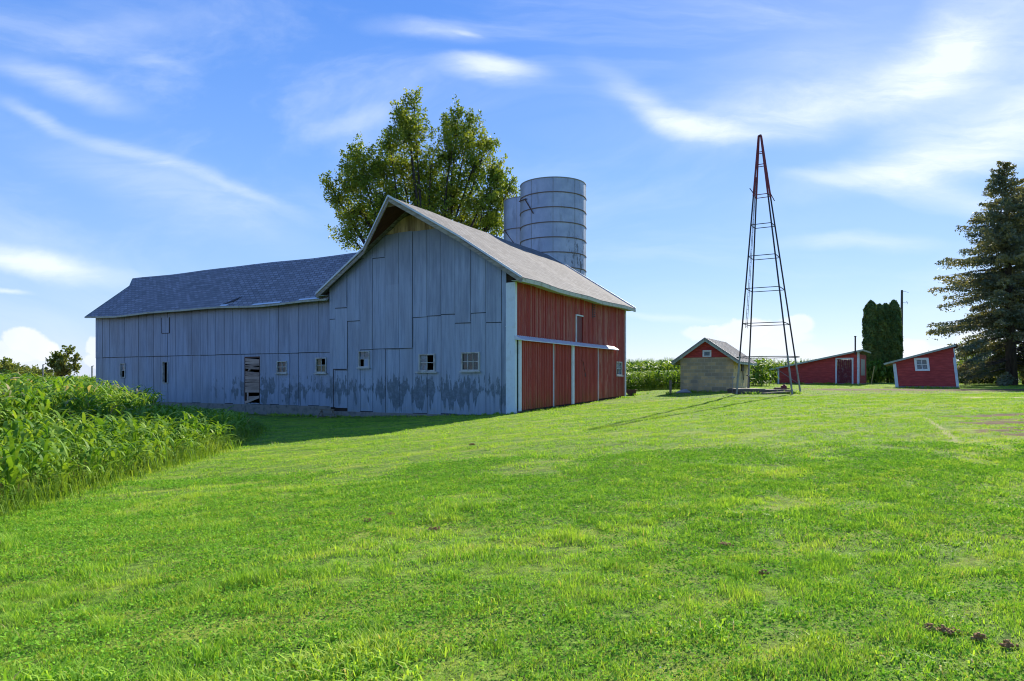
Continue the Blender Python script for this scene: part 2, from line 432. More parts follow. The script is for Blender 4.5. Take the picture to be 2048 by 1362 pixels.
def mat_leaf(name, a, b, c=None, tr=.35, rough=.5, big=.25, amp=1., dry=0.):
    m, t, o = new_mat(name); P = t.pos(); r = t.island()
    col = t.mix(r, a, b)
    if c is not None:
        n = t.noise(P, big, 4, .6)
        col = t.mix(t.rng(n, .42, .66, 0, amp), col, c)
    if dry: col = t.mix(t.math('LESS_THAN', t.math('FRACT', t.math('MULTIPLY', r, 71.3)), dry), col, (.50, .42, .24))
    d = t.node('ShaderNodeBsdfPrincipled'); t.inp(d.inputs['Base Color'], col); d.inputs['Roughness'].default_value = rough
    d.inputs['Specular IOR Level'].default_value = .0 if rough > .8 else .12
    T = t.node('ShaderNodeBsdfTranslucent'); t.inp(T.inputs[0], t.mix(1., col, (1.25, 1.15, .45), 'MULTIPLY'))
    mx = t.node('ShaderNodeMixShader'); mx.inputs[0].default_value = tr
    t.l.new(d.outputs[0], mx.inputs[1]); t.l.new(T.outputs[0], mx.inputs[2]); t.l.new(mx.outputs[0], o.inputs[0])
    return m
def mat_glass(name, c=(.03, .035, .04)):
    m, t, o = new_mat(name); n = t.noise(t.obj(), 4, 3)
    pbr(t, o, t.mix(t.rng(n, .4, .7), c, tuple(q * 2.2 + .01 for q in c)), t.rng(n, .3, .7, .08, .3), 0, None, .6)
    return m

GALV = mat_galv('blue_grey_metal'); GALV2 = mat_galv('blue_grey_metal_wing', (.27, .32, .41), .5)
RED = mat_red('red_ribbed_metal')
SHING = mat_shingle('grey_shingles', (.178, .172, .17), 'y', 1.19)
SHING2 = mat_shingle('blue_grey_shingles', (.265, .26, .28), 'x', 1.28, .45)
WOOD = mat_wood('weathered_wood'); WOODH = mat_wood('weathered_boards', (.36, .27, .22), (.20, .14, .11), (2, 2, 14))
WOODV = mat_wood('hayloft_boards', (.40, .32, .19), (.15, .11, .065), (9, 9, .8))
DARK = mat_wood('old_dark_framing', (.06, .042, .03), (.03, .022, .016), (3, 3, 3))
SOFF = mat_wood('red_brown_soffit', (.09, .035, .022), (.045, .02, .014), (3, 14, 3))
WHITE = mat_paint('white_trim', (.62, .68, .72), (.42, .44, .44), .5)
TRIMG = mat_paint('pale_green_trim', (.40, .46, .38), (.20, .21, .13), .8, .7)
ALU = mat_paint('bare_metal_trim', (.58, .63, .68), (.36, .38, .40), .4, .35)
CONC = mat_paint('concrete', (.26, .235, .205), (.12, .11, .09), .8, .9)
GLASS = mat_glass('window_glass'); GLASSB = mat_glass('clouded_glass', (.10, .125, .15)); GLASSG = mat_glass('green_glass', (.05, .052, .02))
IRON = mat_paint('dark_iron', (.035, .032, .035), (.07, .035, .02), .6, .6)
REDIRON = mat_paint('faded_red_iron', (.22, .03, .035), (.10, .03, .03), .6, .6)
GREYIRON = mat_paint('galvanised_angle', (.28, .28, .26), (.12, .11, .09), .7, .5)
RUST = mat_paint('rusted_steel', (.11, .055, .035), (.05, .03, .025), .8, .85)

# ------------------------------------------------------------------ ground
def axis(a0, a1, near, fine, lo, hi, coarse):
    out = [-4000, -1500, -600, -300, -180] if a0 < 0 else []
    x = lo
    while x < hi + 1e-6:
        out.append(x); x += fine if near[0] <= x < near[1] else coarse
    return np.array(sorted(set([round(q, 3) for q in out + ([180, 300, 600, 1500, 5000] if hi < 170 else [])])))
gx = axis(-1, 1, (-16, 24), .16, -110, 110, 1.1); gy = axis(-1, 1, (2, 24), .16, -60, 160, .9)
GX, GY = np.meshgrid(gx, gy); Z = H(GX, GY)
nx, ny = len(gx), len(gy); ii = np.arange(nx * ny).reshape(ny, nx)
F = np.stack([ii[:-1, :-1], ii[:-1, 1:], ii[1:, 1:], ii[1:, :-1]], -1).reshape(-1, 4)
me = np_mesh('ground', np.stack([GX, GY, Z], -1).reshape(-1, 3), [F],
             {'dirt': ('POINT', dirt(GX, GY).ravel()), 'straw': ('POINT', straw(GX, GY).ravel())}, True)
def lawn_tone(t, P):
    """shared yellow/dark patch masks of the lawn"""
    m_ = t.node('ShaderNodeMapping'); t.inp(m_.inputs[0], P); m_.inputs['Rotation'].default_value = (0, 0, R(-24)); P = m_.outputs[0]
    yel = t.rng(t.noise(t.scale(P, (.35, 1.9, 1)), 1, 6, .7), .44, .66)
    drk = t.rng(t.noise(t.scale(P, (.9, 2.6, 1)), 1, 7, .75), .53, .64)
    return yel, drk
m, t, o = new_mat('lawn_ground'); P = t.pos(); yel, drk = lawn_tone(t, P)
col = t.mix(t.rng(t.noise(P, 11, 6, .75), .35, .65), (.035, .075, .010), (.18, .30, .034))
col = t.mix(t.math('MULTIPLY', yel, .6), col, (.30, .33, .06)); col = t.mix(t.math('MULTIPLY', drk, .5), col, (.03, .075, .014))
dc = t.mix(t.rng(t.noise(P, 3.5, 6, .7), .3, .7), (.16, .105, .045), (.055, .036, .016))
col = t.mix(t.attr('straw'), col, (.42, .36, .18)); col = t.mix(t.attr('dirt'), col, dc)
pbr(t, o, col, .95, 0, t.bump(t.noise(P, 22, 4, .7), .6, .04), .1)
ground = tag(link_mesh('ground', me, m), 'gently sloping mown green lawn round the farm buildings', 'ground', None, 'structure')

# ------------------------------------------------------------------ grass blades
def blades(n_per, zr, hgt, wid, two, seed, xpad=1.12):
    r = np.random.default_rng(seed)
    z0, z1 = zr; area = .75 * xpad * (z1 ** 2 - z0 ** 2); n = int(area * n_per)
    y = np.sqrt(r.random(n) * (z1 ** 2 - z0 ** 2) + z0 ** 2); x = (r.random(n) * 2 - 1) * .75 * xpad * y
    lx, ly = to_local(x, y)
    hx = (x - 14.28) * BC - (y - 44) * BS; hy = (x - 14.28) * BS + (y - 44) * BC
    keep = (r.random(n) < .10 + 1.7 * vnoise(x, y, 9.) * (.4 + .9 * vnoise(x, y, 3.3))) & ~((lx < 0.02) & (lx > -34) & (ly > -.05) & (ly < 15.5)) & (corn_dist(x, y) < .8) & (r.random(n) * .85 > dirt(x, y)) & (r.random(n) > straw(x, y) * .8)
    keep &= ~((hx < .05) & (hx > -3.5) & (hy > 0) & (hy < 5.8))
    x = x[keep]; y = y[keep]; n = len(x); z = H(x, y)
    k = fnoise(x, y, 1.4); cl = vnoise(x, y, 6.)
    h = hgt * (.35 + 1.5 * np.clip(vnoise(x, y, 4.7) - .2, 0, 1)) * (.45 + 1.1 * r.random(n)) * (.55 + .9 * k) * (.75 + .5 * cl)
    cd = corn_dist(x, y); h *= 1 + np.clip((cd + .5) * 1.1, 0, 2.) * (.5 + r.random(n))
    # a few taller tufts the mower left
    tuft = np.clip((vnoise(x, y, 1.1) - .80) * 9, 0, 1) * (y < 9); h *= 1 + tuft * 1.3 * r.random(n)
    tall = seg_mask(x, y, [(-1.6, 3.5), (-.7, 4.1)], .35); h *= 1 + tall * 1.6 * r.random(n)
    az = r.random(n) * 6.283; ln = h * (.25 + .75 * r.random(n)); wd = wid * (.6 + .8 * r.random(n)) * (1 + .4 * tall)
    dx, dy = np.cos(az), np.sin(az); px, py = -dy * wd / 2, dx * wd / 2
    b = np.stack([x, y, z - .005], -1)
    ml = np.stack([dx * ln * .35, dy * ln * .35, h * .6], -1); tp = np.stack([dx * ln, dy * ln, h], -1); s_ = np.stack([px, py, px * 0], -1)
    if two:
        V = np.stack([b - s_, b + s_, b + ml + s_ * .8, b + ml - s_ * .8, b + tp], 1).reshape(-1, 3)
        i = np.arange(n)[:, None] * 5
        return V, i + np.array([[0, 1, 2, 3]]), i + np.array([[3, 2, 4]])
    V = np.stack([b - s_, b + s_, b + tp], 1).reshape(-1, 3)
    return V, np.zeros((0, 4), int), np.arange(n)[:, None] * 3 + np.array([[0, 1, 2]])
def join(parts):
    Vs, Q, T = [], [], []; off = 0
    for V, q, tr in parts:
        Vs.append(V); Q.append(q + off); T.append(tr + off); off += len(V)
    return np.concatenate(Vs), np.concatenate(Q), np.concatenate(T)
def tufts(cs, seed, wk=1.):
    q = np.random.default_rng(seed); Xs, Ys, Hs = [], [], []
    for cx, cy, n, sp, hh in cs:
        Xs.append(cx + q.normal(size=n) * sp); Ys.append(cy + q.normal(size=n) * sp * .6); Hs.append(hh * (.4 + .8 * q.random(n)))
    x, y, h = np.concatenate(Xs), np.concatenate(Ys), np.concatenate(Hs); n = len(x); z = H(x, y); az = q.random(n) * 6.283
    wd = (.0035 + .004 * q.random(n)) * wk; ln = h * (.4 + .9 * q.random(n)); dx, dy = np.cos(az), np.sin(az); s_ = np.stack([-dy * wd, dx * wd, dx * 0], -1)
    b = np.stack([x, y, z - .005], -1); ml = np.stack([dx * ln * .35, dy * ln * .35, h * .7], -1); tp = np.stack([dx * ln, dy * ln, h * (.8 + .2 * q.random(n))], -1)
    V = np.stack([b - s_, b + s_, b + ml + s_ * .9, b + ml - s_ * .9, b + tp], 1).reshape(-1, 3); i = np.arange(n)[:, None] * 5
    return V, i + np.array([[0, 1, 2, 3]]), i + np.array([[3, 2, 4]])
TUF = [(-1.35, 3.62, 260, .20, .10), (-.95, 3.85, 300, .22, .11), (-.62, 3.55, 240, .16, .09), (-2.55, 3.75, 160, .14, .10), (-2.25, 3.7, 110, .08, .11), (-.2, 3.5, 120, .15, .07), (2.3, 3.7, 100, .2, .06), (1.0, 4.2, 90, .2, .06)]
_q = random.Random(12)
for _ in range(120):
    yy2 = _q.uniform(3.6, 12); TUF.append((_q.uniform(-.72, .78) * yy2, yy2, _q.randint(8, 30), _q.uniform(.04, .14), _q.uniform(.05, .085)))
TUF = [t_ for t_ in TUF if float(corn_dist(np.array([t_[0]]), np.array([t_[1]]))[0]) < -.3]
def along(p, q_, n, hh, off=.15):
    out = []
    for k in range(n):
        f = _q.random(); out.append((p[0] + (q_[0] - p[0]) * f + _q.gauss(0, off), p[1] + (q_[1] - p[1]) * f + _q.gauss(0, off), _q.randint(5, 16), _q.uniform(.05, .18), hh * _q.uniform(.5, 1.4)))
    return out
_L = lambda lx, ly: (BO[0] + BC * lx + BS * ly, BO[1] - BS * lx + BC * ly)
_h = lambda lx, ly: (14.28 + BC * lx + BS * ly, 44 - BS * lx + BC * ly)
FEET = (along(_L(-11.4, -.2), _L(0, -.2), 60, .10) + along(_L(-24, .0), _L(-11.5, .0), 60, .13) + along(_L(.35, .2), _L(.35, 15), 70, .09) + along(_h(-3.6, -.15), _h(0.1, -.15), 40, .16, .08)
        + along(_h(.15, 0), _h(.15, 5.8), 26, .16, .08) + along((13.2, 39.3), (16.4, 39.2), 40, .14) + along((12.9, 40.2), (17.3, 40.7), 12, .16) + along((27.4, 70.2), (33.6, 65.8), 50, .16, .1)
        + along((30.6, 54.9), (34.6, 52.6), 40, .14, .1) + along((10, 43.1), (10.1, 43.3), 4, .2, .05) + along((7.9, 46.4), (9, 46.4), 10, .16))
V, Q, T = join([tufts(FEET, 43, 3.2), tufts(TUF, 41), blades(8000, (2.8, 6), .036, .0045, True, 1), blades(4200, (6, 11), .038, .0065, True, 2), blades(1500, (11, 20), .032, .013, False, 3),
                blades(620, (20, 36), .032, .022, False, 4), blades(110, (36, 68), .026, .045, False, 5)])
m, t, o = new_mat('grass_blades'); P = t.pos(); yel, drk = lawn_tone(t, P); r_ = t.island()
col = t.mix(r_, (.11, .30, .024), (.41, .62, .075))
col = t.mix(t.math('MULTIPLY', yel, .42), col, (.60, .66, .12))
col = t.mix(t.math('MULTIPLY', drk, .5), col, (.085, .22, .025))
col = t.mix(t.math('GREATER_THAN', t.math('FRACT', t.math('MULTIPLY', r_, 37.7)), .965), col, (.46, .40, .17))
d = t.node('ShaderNodeBsdfPrincipled'); t.inp(d.inputs['Base Color'], col); d.inputs['Roughness'].default_value = .6; d.inputs['Specular IOR Level'].default_value = .15
TT = t.node('ShaderNodeBsdfTranslucent'); t.inp(TT.inputs[0], t.mix(1., col, (1.2, 1.15, .5), 'MULTIPLY'))
mx = t.node('ShaderNodeMixShader'); mx.inputs[0].default_value = .42
t.l.new(d.outputs[0], mx.inputs[1]); t.l.new(TT.outputs[0], mx.inputs[2]); t.l.new(mx.outputs[0], o.inputs[0])
GRASSM = m
tag(link_mesh('grass', np_mesh('grass', V, [Q, T]), m), 'short bright green mown grass covering the whole lawn', 'grass', None, 'stuff')

# clover leaves and flower heads in the near lawn
def leaf_quads(P, size, nrm, rng, aspect=.6):
    """diamond leaves at P facing about nrm (n,3)"""
    n = len(P); a_ = rng.normal(size=(n, 3)); nrm = nrm / np.linalg.norm(nrm, axis=1, keepdims=True)
    a_ -= nrm * (a_ * nrm).sum(1, keepdims=True); a_ /= np.linalg.norm(a_, axis=1, keepdims=True)
    b_ = np.cross(nrm, a_); s_ = size[:, None]
    V = np.stack([P - a_ * s_ * .5, P + b_ * s_ * aspect * .5, P + a_ * s_ * .5, P - b_ * s_ * aspect * .5], 1).reshape(-1, 3)
    return V, np.arange(n)[:, None] * 4 + np.array([[0, 1, 2, 3]])
r = np.random.default_rng(9)
n = 260000; y = np.sqrt(r.random(n) * (13 ** 2 - 2.8 ** 2) + 2.8 ** 2); x = (r.random(n) * 2 - 1) * .84 * y
kp = (fnoise(x, y, .9) + .16 * r.random(n) > .50) & (corn_dist(x, y) < -.3) & (dirt(x, y) < .3); x = x[kp]; y = y[kp]; n = len(x)
P_ = np.stack([x, y, H(x, y) + .012 + .032 * r.random(n)], -1)
V, Q = leaf_quads(P_, .009 + .012 * r.random(n) * (1 + y / 9), np.array([0, 0, 1.]) + r.normal(size=(n, 3)) * .45, r, .85)
CLOV = mat_leaf('clover_leaf', (.09, .26, .022), (.27, .53, .06), None, .3, .9)
tag(link_mesh('clover', np_mesh('clover', V, [Q]), CLOV), 'low dark green clover leaves growing in patches in the near lawn', 'clover', None, 'stuff')
n = 170; y = np.sqrt(r.random(n) * (14 ** 2 - 3 ** 2) + 9); x = (r.random(n) * 2 - 1) * .8 * y
kp = (fnoise(x, y, .9) > .46) & (corn_dist(x, y) < -.4); x = x[kp]; y = y[kp]
mb = MB()
for X, Y in zip(x, y):
    z = h1(X, Y) + random.uniform(.035, .06); q = random.uniform(.004, .007)
    mb.add([(X + q, Y, z), (X, Y + q, z), (X - q, Y, z), (X, Y - q, z), (X, Y, z + q), (X, Y, z - q)], [(0, 1, 4), (1, 2, 4), (2, 3, 4), (3, 0, 4), (1, 0, 5), (2, 1, 5), (3, 2, 5), (0, 3, 5)])
tag(mb.build('clover_flowers', mat_paint('clover_white', (.72, .66, .60), (.5, .4, .3), .3)), 'tiny white clover flower heads dotted over the near lawn', 'clover flowers', None, 'stuff')

# ------------------------------------------------------------------ MAIN BARN
BZ = math.atan2(-BS, BC)
RIDGE = -5.7; SL = .64
def top1(x): return 6.5 + (5.7 - abs(x - RIDGE)) * SL
barn = empty('gable_barn', (*BO, 0), BZ, 'tall gabled barn with blue grey metal front, red ribbed side and hooded roof peak', 'barn')
holes = [(-9.31, -8.62, 2.2, 3.05), (-5.42, -4.42, 1.95, 2.82), (-2.88, -1.86, 1.96, 2.84)]
# sheets: (x0,x1,[z breaks], layer)
def topm(x): return min(top1(x) - .02, 9.03)
sheets = []
XS = [-11.4, -10.99, -10.14, -9.25, -8.4, -7.55, -6.66, -5.8, -4.92, -4.08, -3.26, -2.35, -1.51, -.66]
joints = {0: [4.86], 1: [2.11, 5.44], 2: [4.7], 3: [3.16, 7.95], 4: [3.18, 7.9], 5: [3.18, 6.45], 6: [3.17, 6.47], 7: [4.71], 8: [4.75], 9: [4.79], 10: [4.33], 11: [4.77], 12: [4.29]}
mb = MB(); rr = random.Random(4)
for i, (xa, xb) in enumerate(zip(XS[:-1], XS[1:])):
    zs = [-.14 + rr.uniform(-.05, .03)] + joints[i] + [None]
    if i == 0: zs[0] = .05
    if i == 1: zs[0] = .02
    for k, (za, zb) in enumerate(zip(zs[:-1], zs[1:])):
        g_ = rr.choice([.005, .008, .013, .016]); lay = -.010 - .022 * k - rr.uniform(0, .006); tl = rr.uniform(-.02, .02)
        if i in (5, 6) and k == 1: lay -= .02
        tf = (lambda x: topm(x)) if zb is None else (lambda x, zb=zb: min(topm(x), zb + .02))
        z0 = za - (.03 if k else 0)
        tn = rr.choice([0, .1, .25, .4]) + (.25 if k == len(zs) - 2 else 0)
        wall_strips(mb, strips(xa + g_, xb - g_, z0, tf, holes, (RIDGE,)), lay - .008, lay, tn)
        # dark strip below each joint: the lap's shadow line put in as colour
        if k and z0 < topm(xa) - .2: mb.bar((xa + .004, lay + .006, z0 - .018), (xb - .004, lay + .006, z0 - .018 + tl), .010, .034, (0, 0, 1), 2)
wall_strips(mb, strips(-.64, -.40, -.15, lambda x: top1(x) - .05, []), -.045, -.015, .9)
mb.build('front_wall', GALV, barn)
# dark structural shell behind the sheets
mb = MB()
wall_strips(mb, strips(-11.36, -.04, -.3, lambda x: top1(x) - .25, holes, (RIDGE,)), .02, .12)
mb.box(-11.38, -11.26, .12, 15.1, -.3, 6.3); mb.box(-11.3, -.1, 14.98, 15.08, -.3, 6.4)
mb.prism([(-11.3, 14.98, 6.4), (-.1, 14.98, 6.4), (RIDGE, 14.98, 9.9)], (0, .1, 0))
mb.box(-11.2, -.2, .2, 14.9, .0, .06)
for q in (-9.8, -7, -4, -1.3): mb.box(q, q + .18, 2.5, 2.7, .06, 6.2)
mb.build('inner_framing', DARK, barn)
mb = MB()
mb.box(-11.42, 0, -.03, .2, -.75, -.16); mb.box(-.2, .02, .2, 15.12, -.5, .12); mb.box(-11.42, -11.2, .2, 15.1, -.75, -.1)
mb.build('foundation', CONC, barn)
# hayloft boards above the metal
mb = MB()
arch = [(-7.5, 9.02), (-7.05, 9.26), (-6.7, 9.56), (-6.25, 9.78), (-5.9, 9.86), (-5.3, 9.78), (-4.9, 9.6), (-4.45, 9.3), (-4.1, 9.0)]
def archz(x): return float(np.interp(x, [p[0] for p in arch], [p[1] for p in arch]))
xs = np.arange(-7.5, -4.1, .245)
for k, xa in enumerate(xs):
    xb = min(xa + .235, -4.1); q = -.03 - rr.uniform(0, .012)
    wall_strips(mb, strips(xa, xb, 9.0, archz, []), q - .02, q, rr.choice([0, .15, .5, .8]) * .6)
mb.build('hayloft_boards', WOODV, barn)
# roof with sag
def sag(y): return -.07 * math.sin(math.pi * min(max(y, 0), 15.1) / 15.1) + .035 * math.sin(y * 1.1)
YR = [-.4, 1.5, 3.5, 5.5, 7.5, 9.5, 11.5, 13.5, 15.5]
EV = .62; EZ = 6.5 - EV * SL + .12; RZ = 6.5 + 5.7 * SL + .14
JX, JZ = 3.0, RZ - 3.0 * SL
th = .10
for sgn, nm in ((1, 'right'), (-1, 'left')):
    mb = MB()
    ex = RIDGE + sgn * (5.7 + EV)
    for ya, yb in zip(YR[:-1], YR[1:]):
        a_, b_ = sag(ya), sag(yb)
        top = [(RIDGE, ya, RZ + a_ * .6), (ex, ya, EZ + a_), (ex, yb, EZ + b_), (RIDGE, yb, RZ + b_ * .6)]
        if sgn < 0: top = [top[1], top[0], top[3], top[2]]
        mb.hexa([(p[0], p[1], p[2] - th) for p in top] + top)
    s0 = sag(-.4)
    tri = [(RIDGE, -.4, RZ + s0 * .6), (RIDGE, -2.06, RZ + .02), (RIDGE + sgn * JX, -.4, JZ + s0 * .8)]
    mb.prism([(p[0], p[1], p[2] - th) for p in tri] if sgn > 0 else [(p[0], p[1], p[2] - th) for p in tri][::-1], (0, 0, th))
    mb.build('roof_slope', SHING, barn)
    # soffit boards under the overhang and hood
    mb = MB()
    mb.prism([(p[0], p[1] + (.03 if k == 1 else 0), p[2] - th - .03) for k, p in enumerate(tri)], (0, 0, .022))
    mb.build('hood_soffit', SOFF, barn)
    # rake: metal edge over a wooden fascia
    pts = [(ex, -.43, EZ + s0), (RIDGE + sgn * JX, -.43, JZ + s0 * .8), (RIDGE, -2.10, RZ + .02)]
    mb = MB(); mw = MB()
    for p, q in zip(pts[:-1], pts[1:]):
        P0 = Vector(p); P1 = Vector(q)
        mb.bar(P0 + Vector((0, 0, .0)), P1 + Vector((0, 0, .0)), .05, .09, (0, 0, 1))
        mw.bar(P0 + Vector((0, .05, -.16)), P1 + Vector((0, .06, -.16)), .05, .21, (0, 0, 1))
    mb.build('rake_edge', ALU, barn); mw.build('rake_fascia', mat_wood('fascia_wood', (.36, .33, .27), (.20, .18, .15), (3, 3, 12)), barn)
    # far rake
    mb = MB(); mb.bar((ex, 15.53, EZ + sag(15.5)), (RIDGE, 15.53, RZ + sag(15.5) * .6), .05, .14); mb.build('rake_edge', ALU, barn)
    # eave fascia
    mb = MB()
    for ya, yb in zip(YR[:-1], YR[1:]):
        mb.bar((ex + sgn * .0, ya, EZ + sag(ya) - .13), (ex, yb, EZ + sag(yb) - .13), .06, .17)
        mb.bar((ex - sgn * .30, ya, EZ + sag(ya) - .13), (ex - sgn * .30, yb, EZ + sag(yb) - .13), .5, .02)
    mb.build('eave_fascia', TRIMG, barn)
mb = MB(); mb.prism([(-6.25, -1.80, RZ - .42), (-5.15, -1.80, RZ - .42), (-5.35, -1.86, RZ - .22), (-6.05, -1.86, RZ - .22)], (0, .04, 0)); 
mb.bar((RIDGE, -1.95, RZ - .24), (RIDGE, .1, RZ - .26), .12, .16); mb.build('hood_beam', WOOD, barn)
# red side wall: real ribs
def red_panel(y0, y1, z0f, z1f, xoff, per=.2, streak=.3, holes=(), seed=1, name='side_wall', parent=barn, twidth=.5):
    mb = MB(); q = random.Random(seed)
    n = max(1, int(round((y1 - y0) / per))); p = (y1 - y0) / n
    for i in range(n):
        a_ = y0 + i * p; prof = [(0, 0), (.44, 0), (.46, -.03), (.54, -.03), (.56, 0), (.64, .034), (.88, .034), (1., 0)]
        tn = q.random() ** 2 * streak * 2
        for (fa, da), (fb, db) in zip(prof[:-1], prof[1:]):
            ya, yb = a_ + fa * p, a_ + fb * p
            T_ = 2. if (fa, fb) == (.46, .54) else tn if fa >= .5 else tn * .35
            spans = [(z0f((ya + yb) / 2), z1f((ya + yb) / 2))]
            for h in holes:
                if h[0] - .01 < (ya + yb) / 2 < h[1] + .01:
                    spans = [(s0_, min(s1_, h[2])) for s0_, s1_ in spans] + [(max(s0_, h[3]), s1_) for s0_, s1_ in spans]
            for s0_, s1_ in spans:
                if s1_ - s0_ > .01:
                    mb.add([(xoff + da, ya, s0_), (xoff + db, yb, s0_), (xoff + db, yb, s1_), (xoff + da, ya, s1_)], [(0, 1, 2, 3)], T_)
    return mb.build(name, RED, parent)
gz = lambda y: .08 + .34 * min(max(y, 0), 15.1) / 15.1
SH = [(7.02, 7.92, 3.66, 5.08), (13.42, 14.42, 1.8, 2.66)]
red_panel(.04, 15.12, lambda y: 3.5 if y < 10 else gz(y) + .08, lambda y: 6.48 + sag(y), .06, .2, .75, SH, 3)
mb = MB(); wall_strips(mb, [], 0, 0)
MBS = MB(lambda x, y, z: (-y, x, z))
wall_strips(MBS, strips(.04, 15.1, .1, lambda x: 6.3, SH + [(.3, 9.9, .1, 3.3)]), 0.0, .08)
MBS.box(.04, 15.1, .55, .63, .1, 6.3)
MBS.build('side_framing', DARK, barn)
# sliding doors
def sdoor(y0, y1, xo, seed, trims):
    d_ = red_panel(y0, y1, lambda y: gz(y) + .03, lambda y: 3.42, xo, .2, .35, (), seed, 'sliding_door')
    mb = MB(); mb.box(xo - .05, xo - .012, y0, y1, gz((y0 + y1) / 2) - .05, 3.42); mb.build('door_backing', DARK, d_)
    for ya, yb, px_ in trims:
        mb = MB(); mb.box(xo + .002, xo + .045 + px_, ya, yb, gz(ya) + .0, 3.40); mb.build('door_trim', WHITE, d_)
    return d_
sdoor(.22, 6.12, .15, 5, [(.12, .34, .02), (3.86, 3.93, 0)])
sdoor(6.14, 9.98, .17, 6, [(6.12, 6.40, .03), (9.91, 9.985, 0)])
mb = MB(); mb.hexa([(.0 + .19, 7.9, 1.72), (.2, 8.08, 1.7), (.21, 8.08, 1.72), (.2, 7.9, 1.74), (.205, 7.93, 1.95), (.206, 8.03, 1.9), (.21, 8.03, 1.92), (.21, 7.93, 1.97)])
mb.tube([(.215, 7.45, 2.6), (.225, 7.65, 2.55), (.22, 7.8, 2.2), (.215, 7.95, 1.95)], .012, 5); mb.build('door_handle', IRON, barn)
mb = MB(); mb.prism([(.06, -.1, 3.62), (.42, -.1, 3.40), (.42, -.1, 3.36), (.06, -.1, 3.40)], (0, 11.5, 0)); mb.build('door_track_cover', ALU, barn)
mb = MB(); mb.prism([(.065, 11.4, 3.63), (.43, 11.4, 3.41), (.43, 11.4, 3.36), (.065, 11.4, 3.40)], (0, 1.5, 0)); mb.build('door_track_end', mat_paint('new_white_metal', (.6, .6, .6), (.45, .45, .45), .2), barn)
# corner trims
mb = MB(); mb.box(-.40, .10, -.075, -.045, -.1, 6.05); mb.box(.07, .10, -.045, .10, -.08, 6.05); mb.box(-.41, .11, -.09, -.07, 4.0, 4.03); mb.build('corner_trim', mat_paint('white_corner', (.66, .74, .78), (.5, .52, .5), .35), barn)
mb = MB(); mb.box(.05, .11, 15.0, 15.16, .42, 6.4); mb.build('corner_trim', WHITE, barn)
# hatch
mb = MB(); mb.box(.02, .045, 7.02, 7.92, 3.66, 5.08); h_ = mb.build('loft_hatch', mat_paint('dark_red_panel', (.15, .02, .015), (.1, .03, .02), .5), barn)
mb = MB(); mb.box(.06, .12, 6.95, 7.03, 3.62, 5.14); mb.box(.06, .12, 7.03, 7.95, 5.08, 5.15); mb.build('hatch_frame', WHITE, h_)
mb = MB()
for k in range(9): mb.box(.085, .10, 9.50 + .02 * (k % 3), 9.80, 5.20 + .13 * k, 5.26 + .13 * k)
mb.box(.085, .097, 9.34, 9.40, 5.1, 6.35); mb.build('wall_slots', IRON, barn)

def window(parent, x0, x1, z0, z1, y, cols, rows, tf=None, glass=GLASS, broken=(), fw=.06, mun=.035, frame=WHITE, sill=.08, deep=.10, pos=None):
    """framed window in the plane y, facing -y (or through tf)"""
    mb = MB(tf)
    mb.box(x0 - fw, x0, y - .05, y + deep, z0 - fw, z1 + fw); mb.box(x1, x1 + fw, y - .05, y + deep, z0 - fw, z1 + fw)
    mb.box(x0, x1, y - .047, y + deep, z1, z1 + fw); mb.box(x0, x1, y - .047, y + deep, z0 - fw, z0)
    f_ = mb.build('window', frame, parent)
    mb = MB(tf); yg = y + .02
    for c in range(1, cols): xx = x0 + (x1 - x0) * c / cols; mb.box(xx - mun / 2, xx + mun / 2, yg - .02, yg + .012, z0, z1)
    for q in range(1, rows):
        zz = z0 + (z1 - z0) * q / rows; mb.box(x0, x1, yg - .017, yg + .009, zz - mun / 2, zz + mun / 2)
    if cols * rows > 1: mb.build('glazing_bars', frame, f_)
    mb = MB(tf)
    for c in range(cols):
        for q in range(rows):
            if (c, q) in broken: continue
            xa = x0 + (x1 - x0) * c / cols; xb = x0 + (x1 - x0) * (c + 1) / cols
            za = z0 + (z1 - z0) * q / rows; zb = z0 + (z1 - z0) * (q + 1) / rows
            mb.box(xa + .004, xb - .004, yg + .013, yg + .018, za + .004, zb - .004)
    if mb.v: mb.build('pane', glass, f_)
    if sill:
        mb = MB(tf); mb.box(x0 - fw - sill, x1 + fw + sill, y - .12, y - .005, z0 - fw - .07, z0 - fw - .004); mb.build('sill', frame, f_)
    return f_
OLDW = mat_paint('peeling_white_wood', (.50, .50, .46), (.24, .20, .15), .8, .8)
window(barn, -9.28, -8.66, 2.24, 3.0, -.04, 2, 2, None, GLASSB, [(0, 0)], .05, .03, OLDW, .06)
mb = MB(); mb.box(-8.98, -8.66, -.03, -.02, 2.24, 2.62); mb.build('window_patch', GALV, barn)
window(barn, -5.34, -4.50, 2.02, 2.76, -.04, 2, 2, None, GLASSB, [(1, 0), (1, 1)], .07, .03, OLDW, .14)
window(barn, -2.82, -1.92, 2.03, 2.80, -.04, 3, 2, None, GLASS, [], .07, .035, OLDW, .05)
TFX = lambda x, y, z: (-y, x, z)
window(barn, 13.48, 14.36, 1.86, 2.62, -.06, 2, 2, TFX, GLASSB, [(0, 0)], .06, .05, OLDW, .05)
# low hatch door cut in the left of the front wall
mb = MB(); mb.box(-11.12, -11.09, -.06, -.045, .02, 2.1); mb.box(-11.12, -10.18, -.062, -.045, 2.08, 2.12); mb.build('service_door_seam', IRON, barn)

# ------------------------------------------------------------------ WING
wing = empty('long_barn_wing', (BO[0] - BC * 11.46 + 0, BO[1] + BS * 11.46, 0), BZ, 'long low blue grey metal barn wing with shingled roof running left from the tall barn', 'barn')
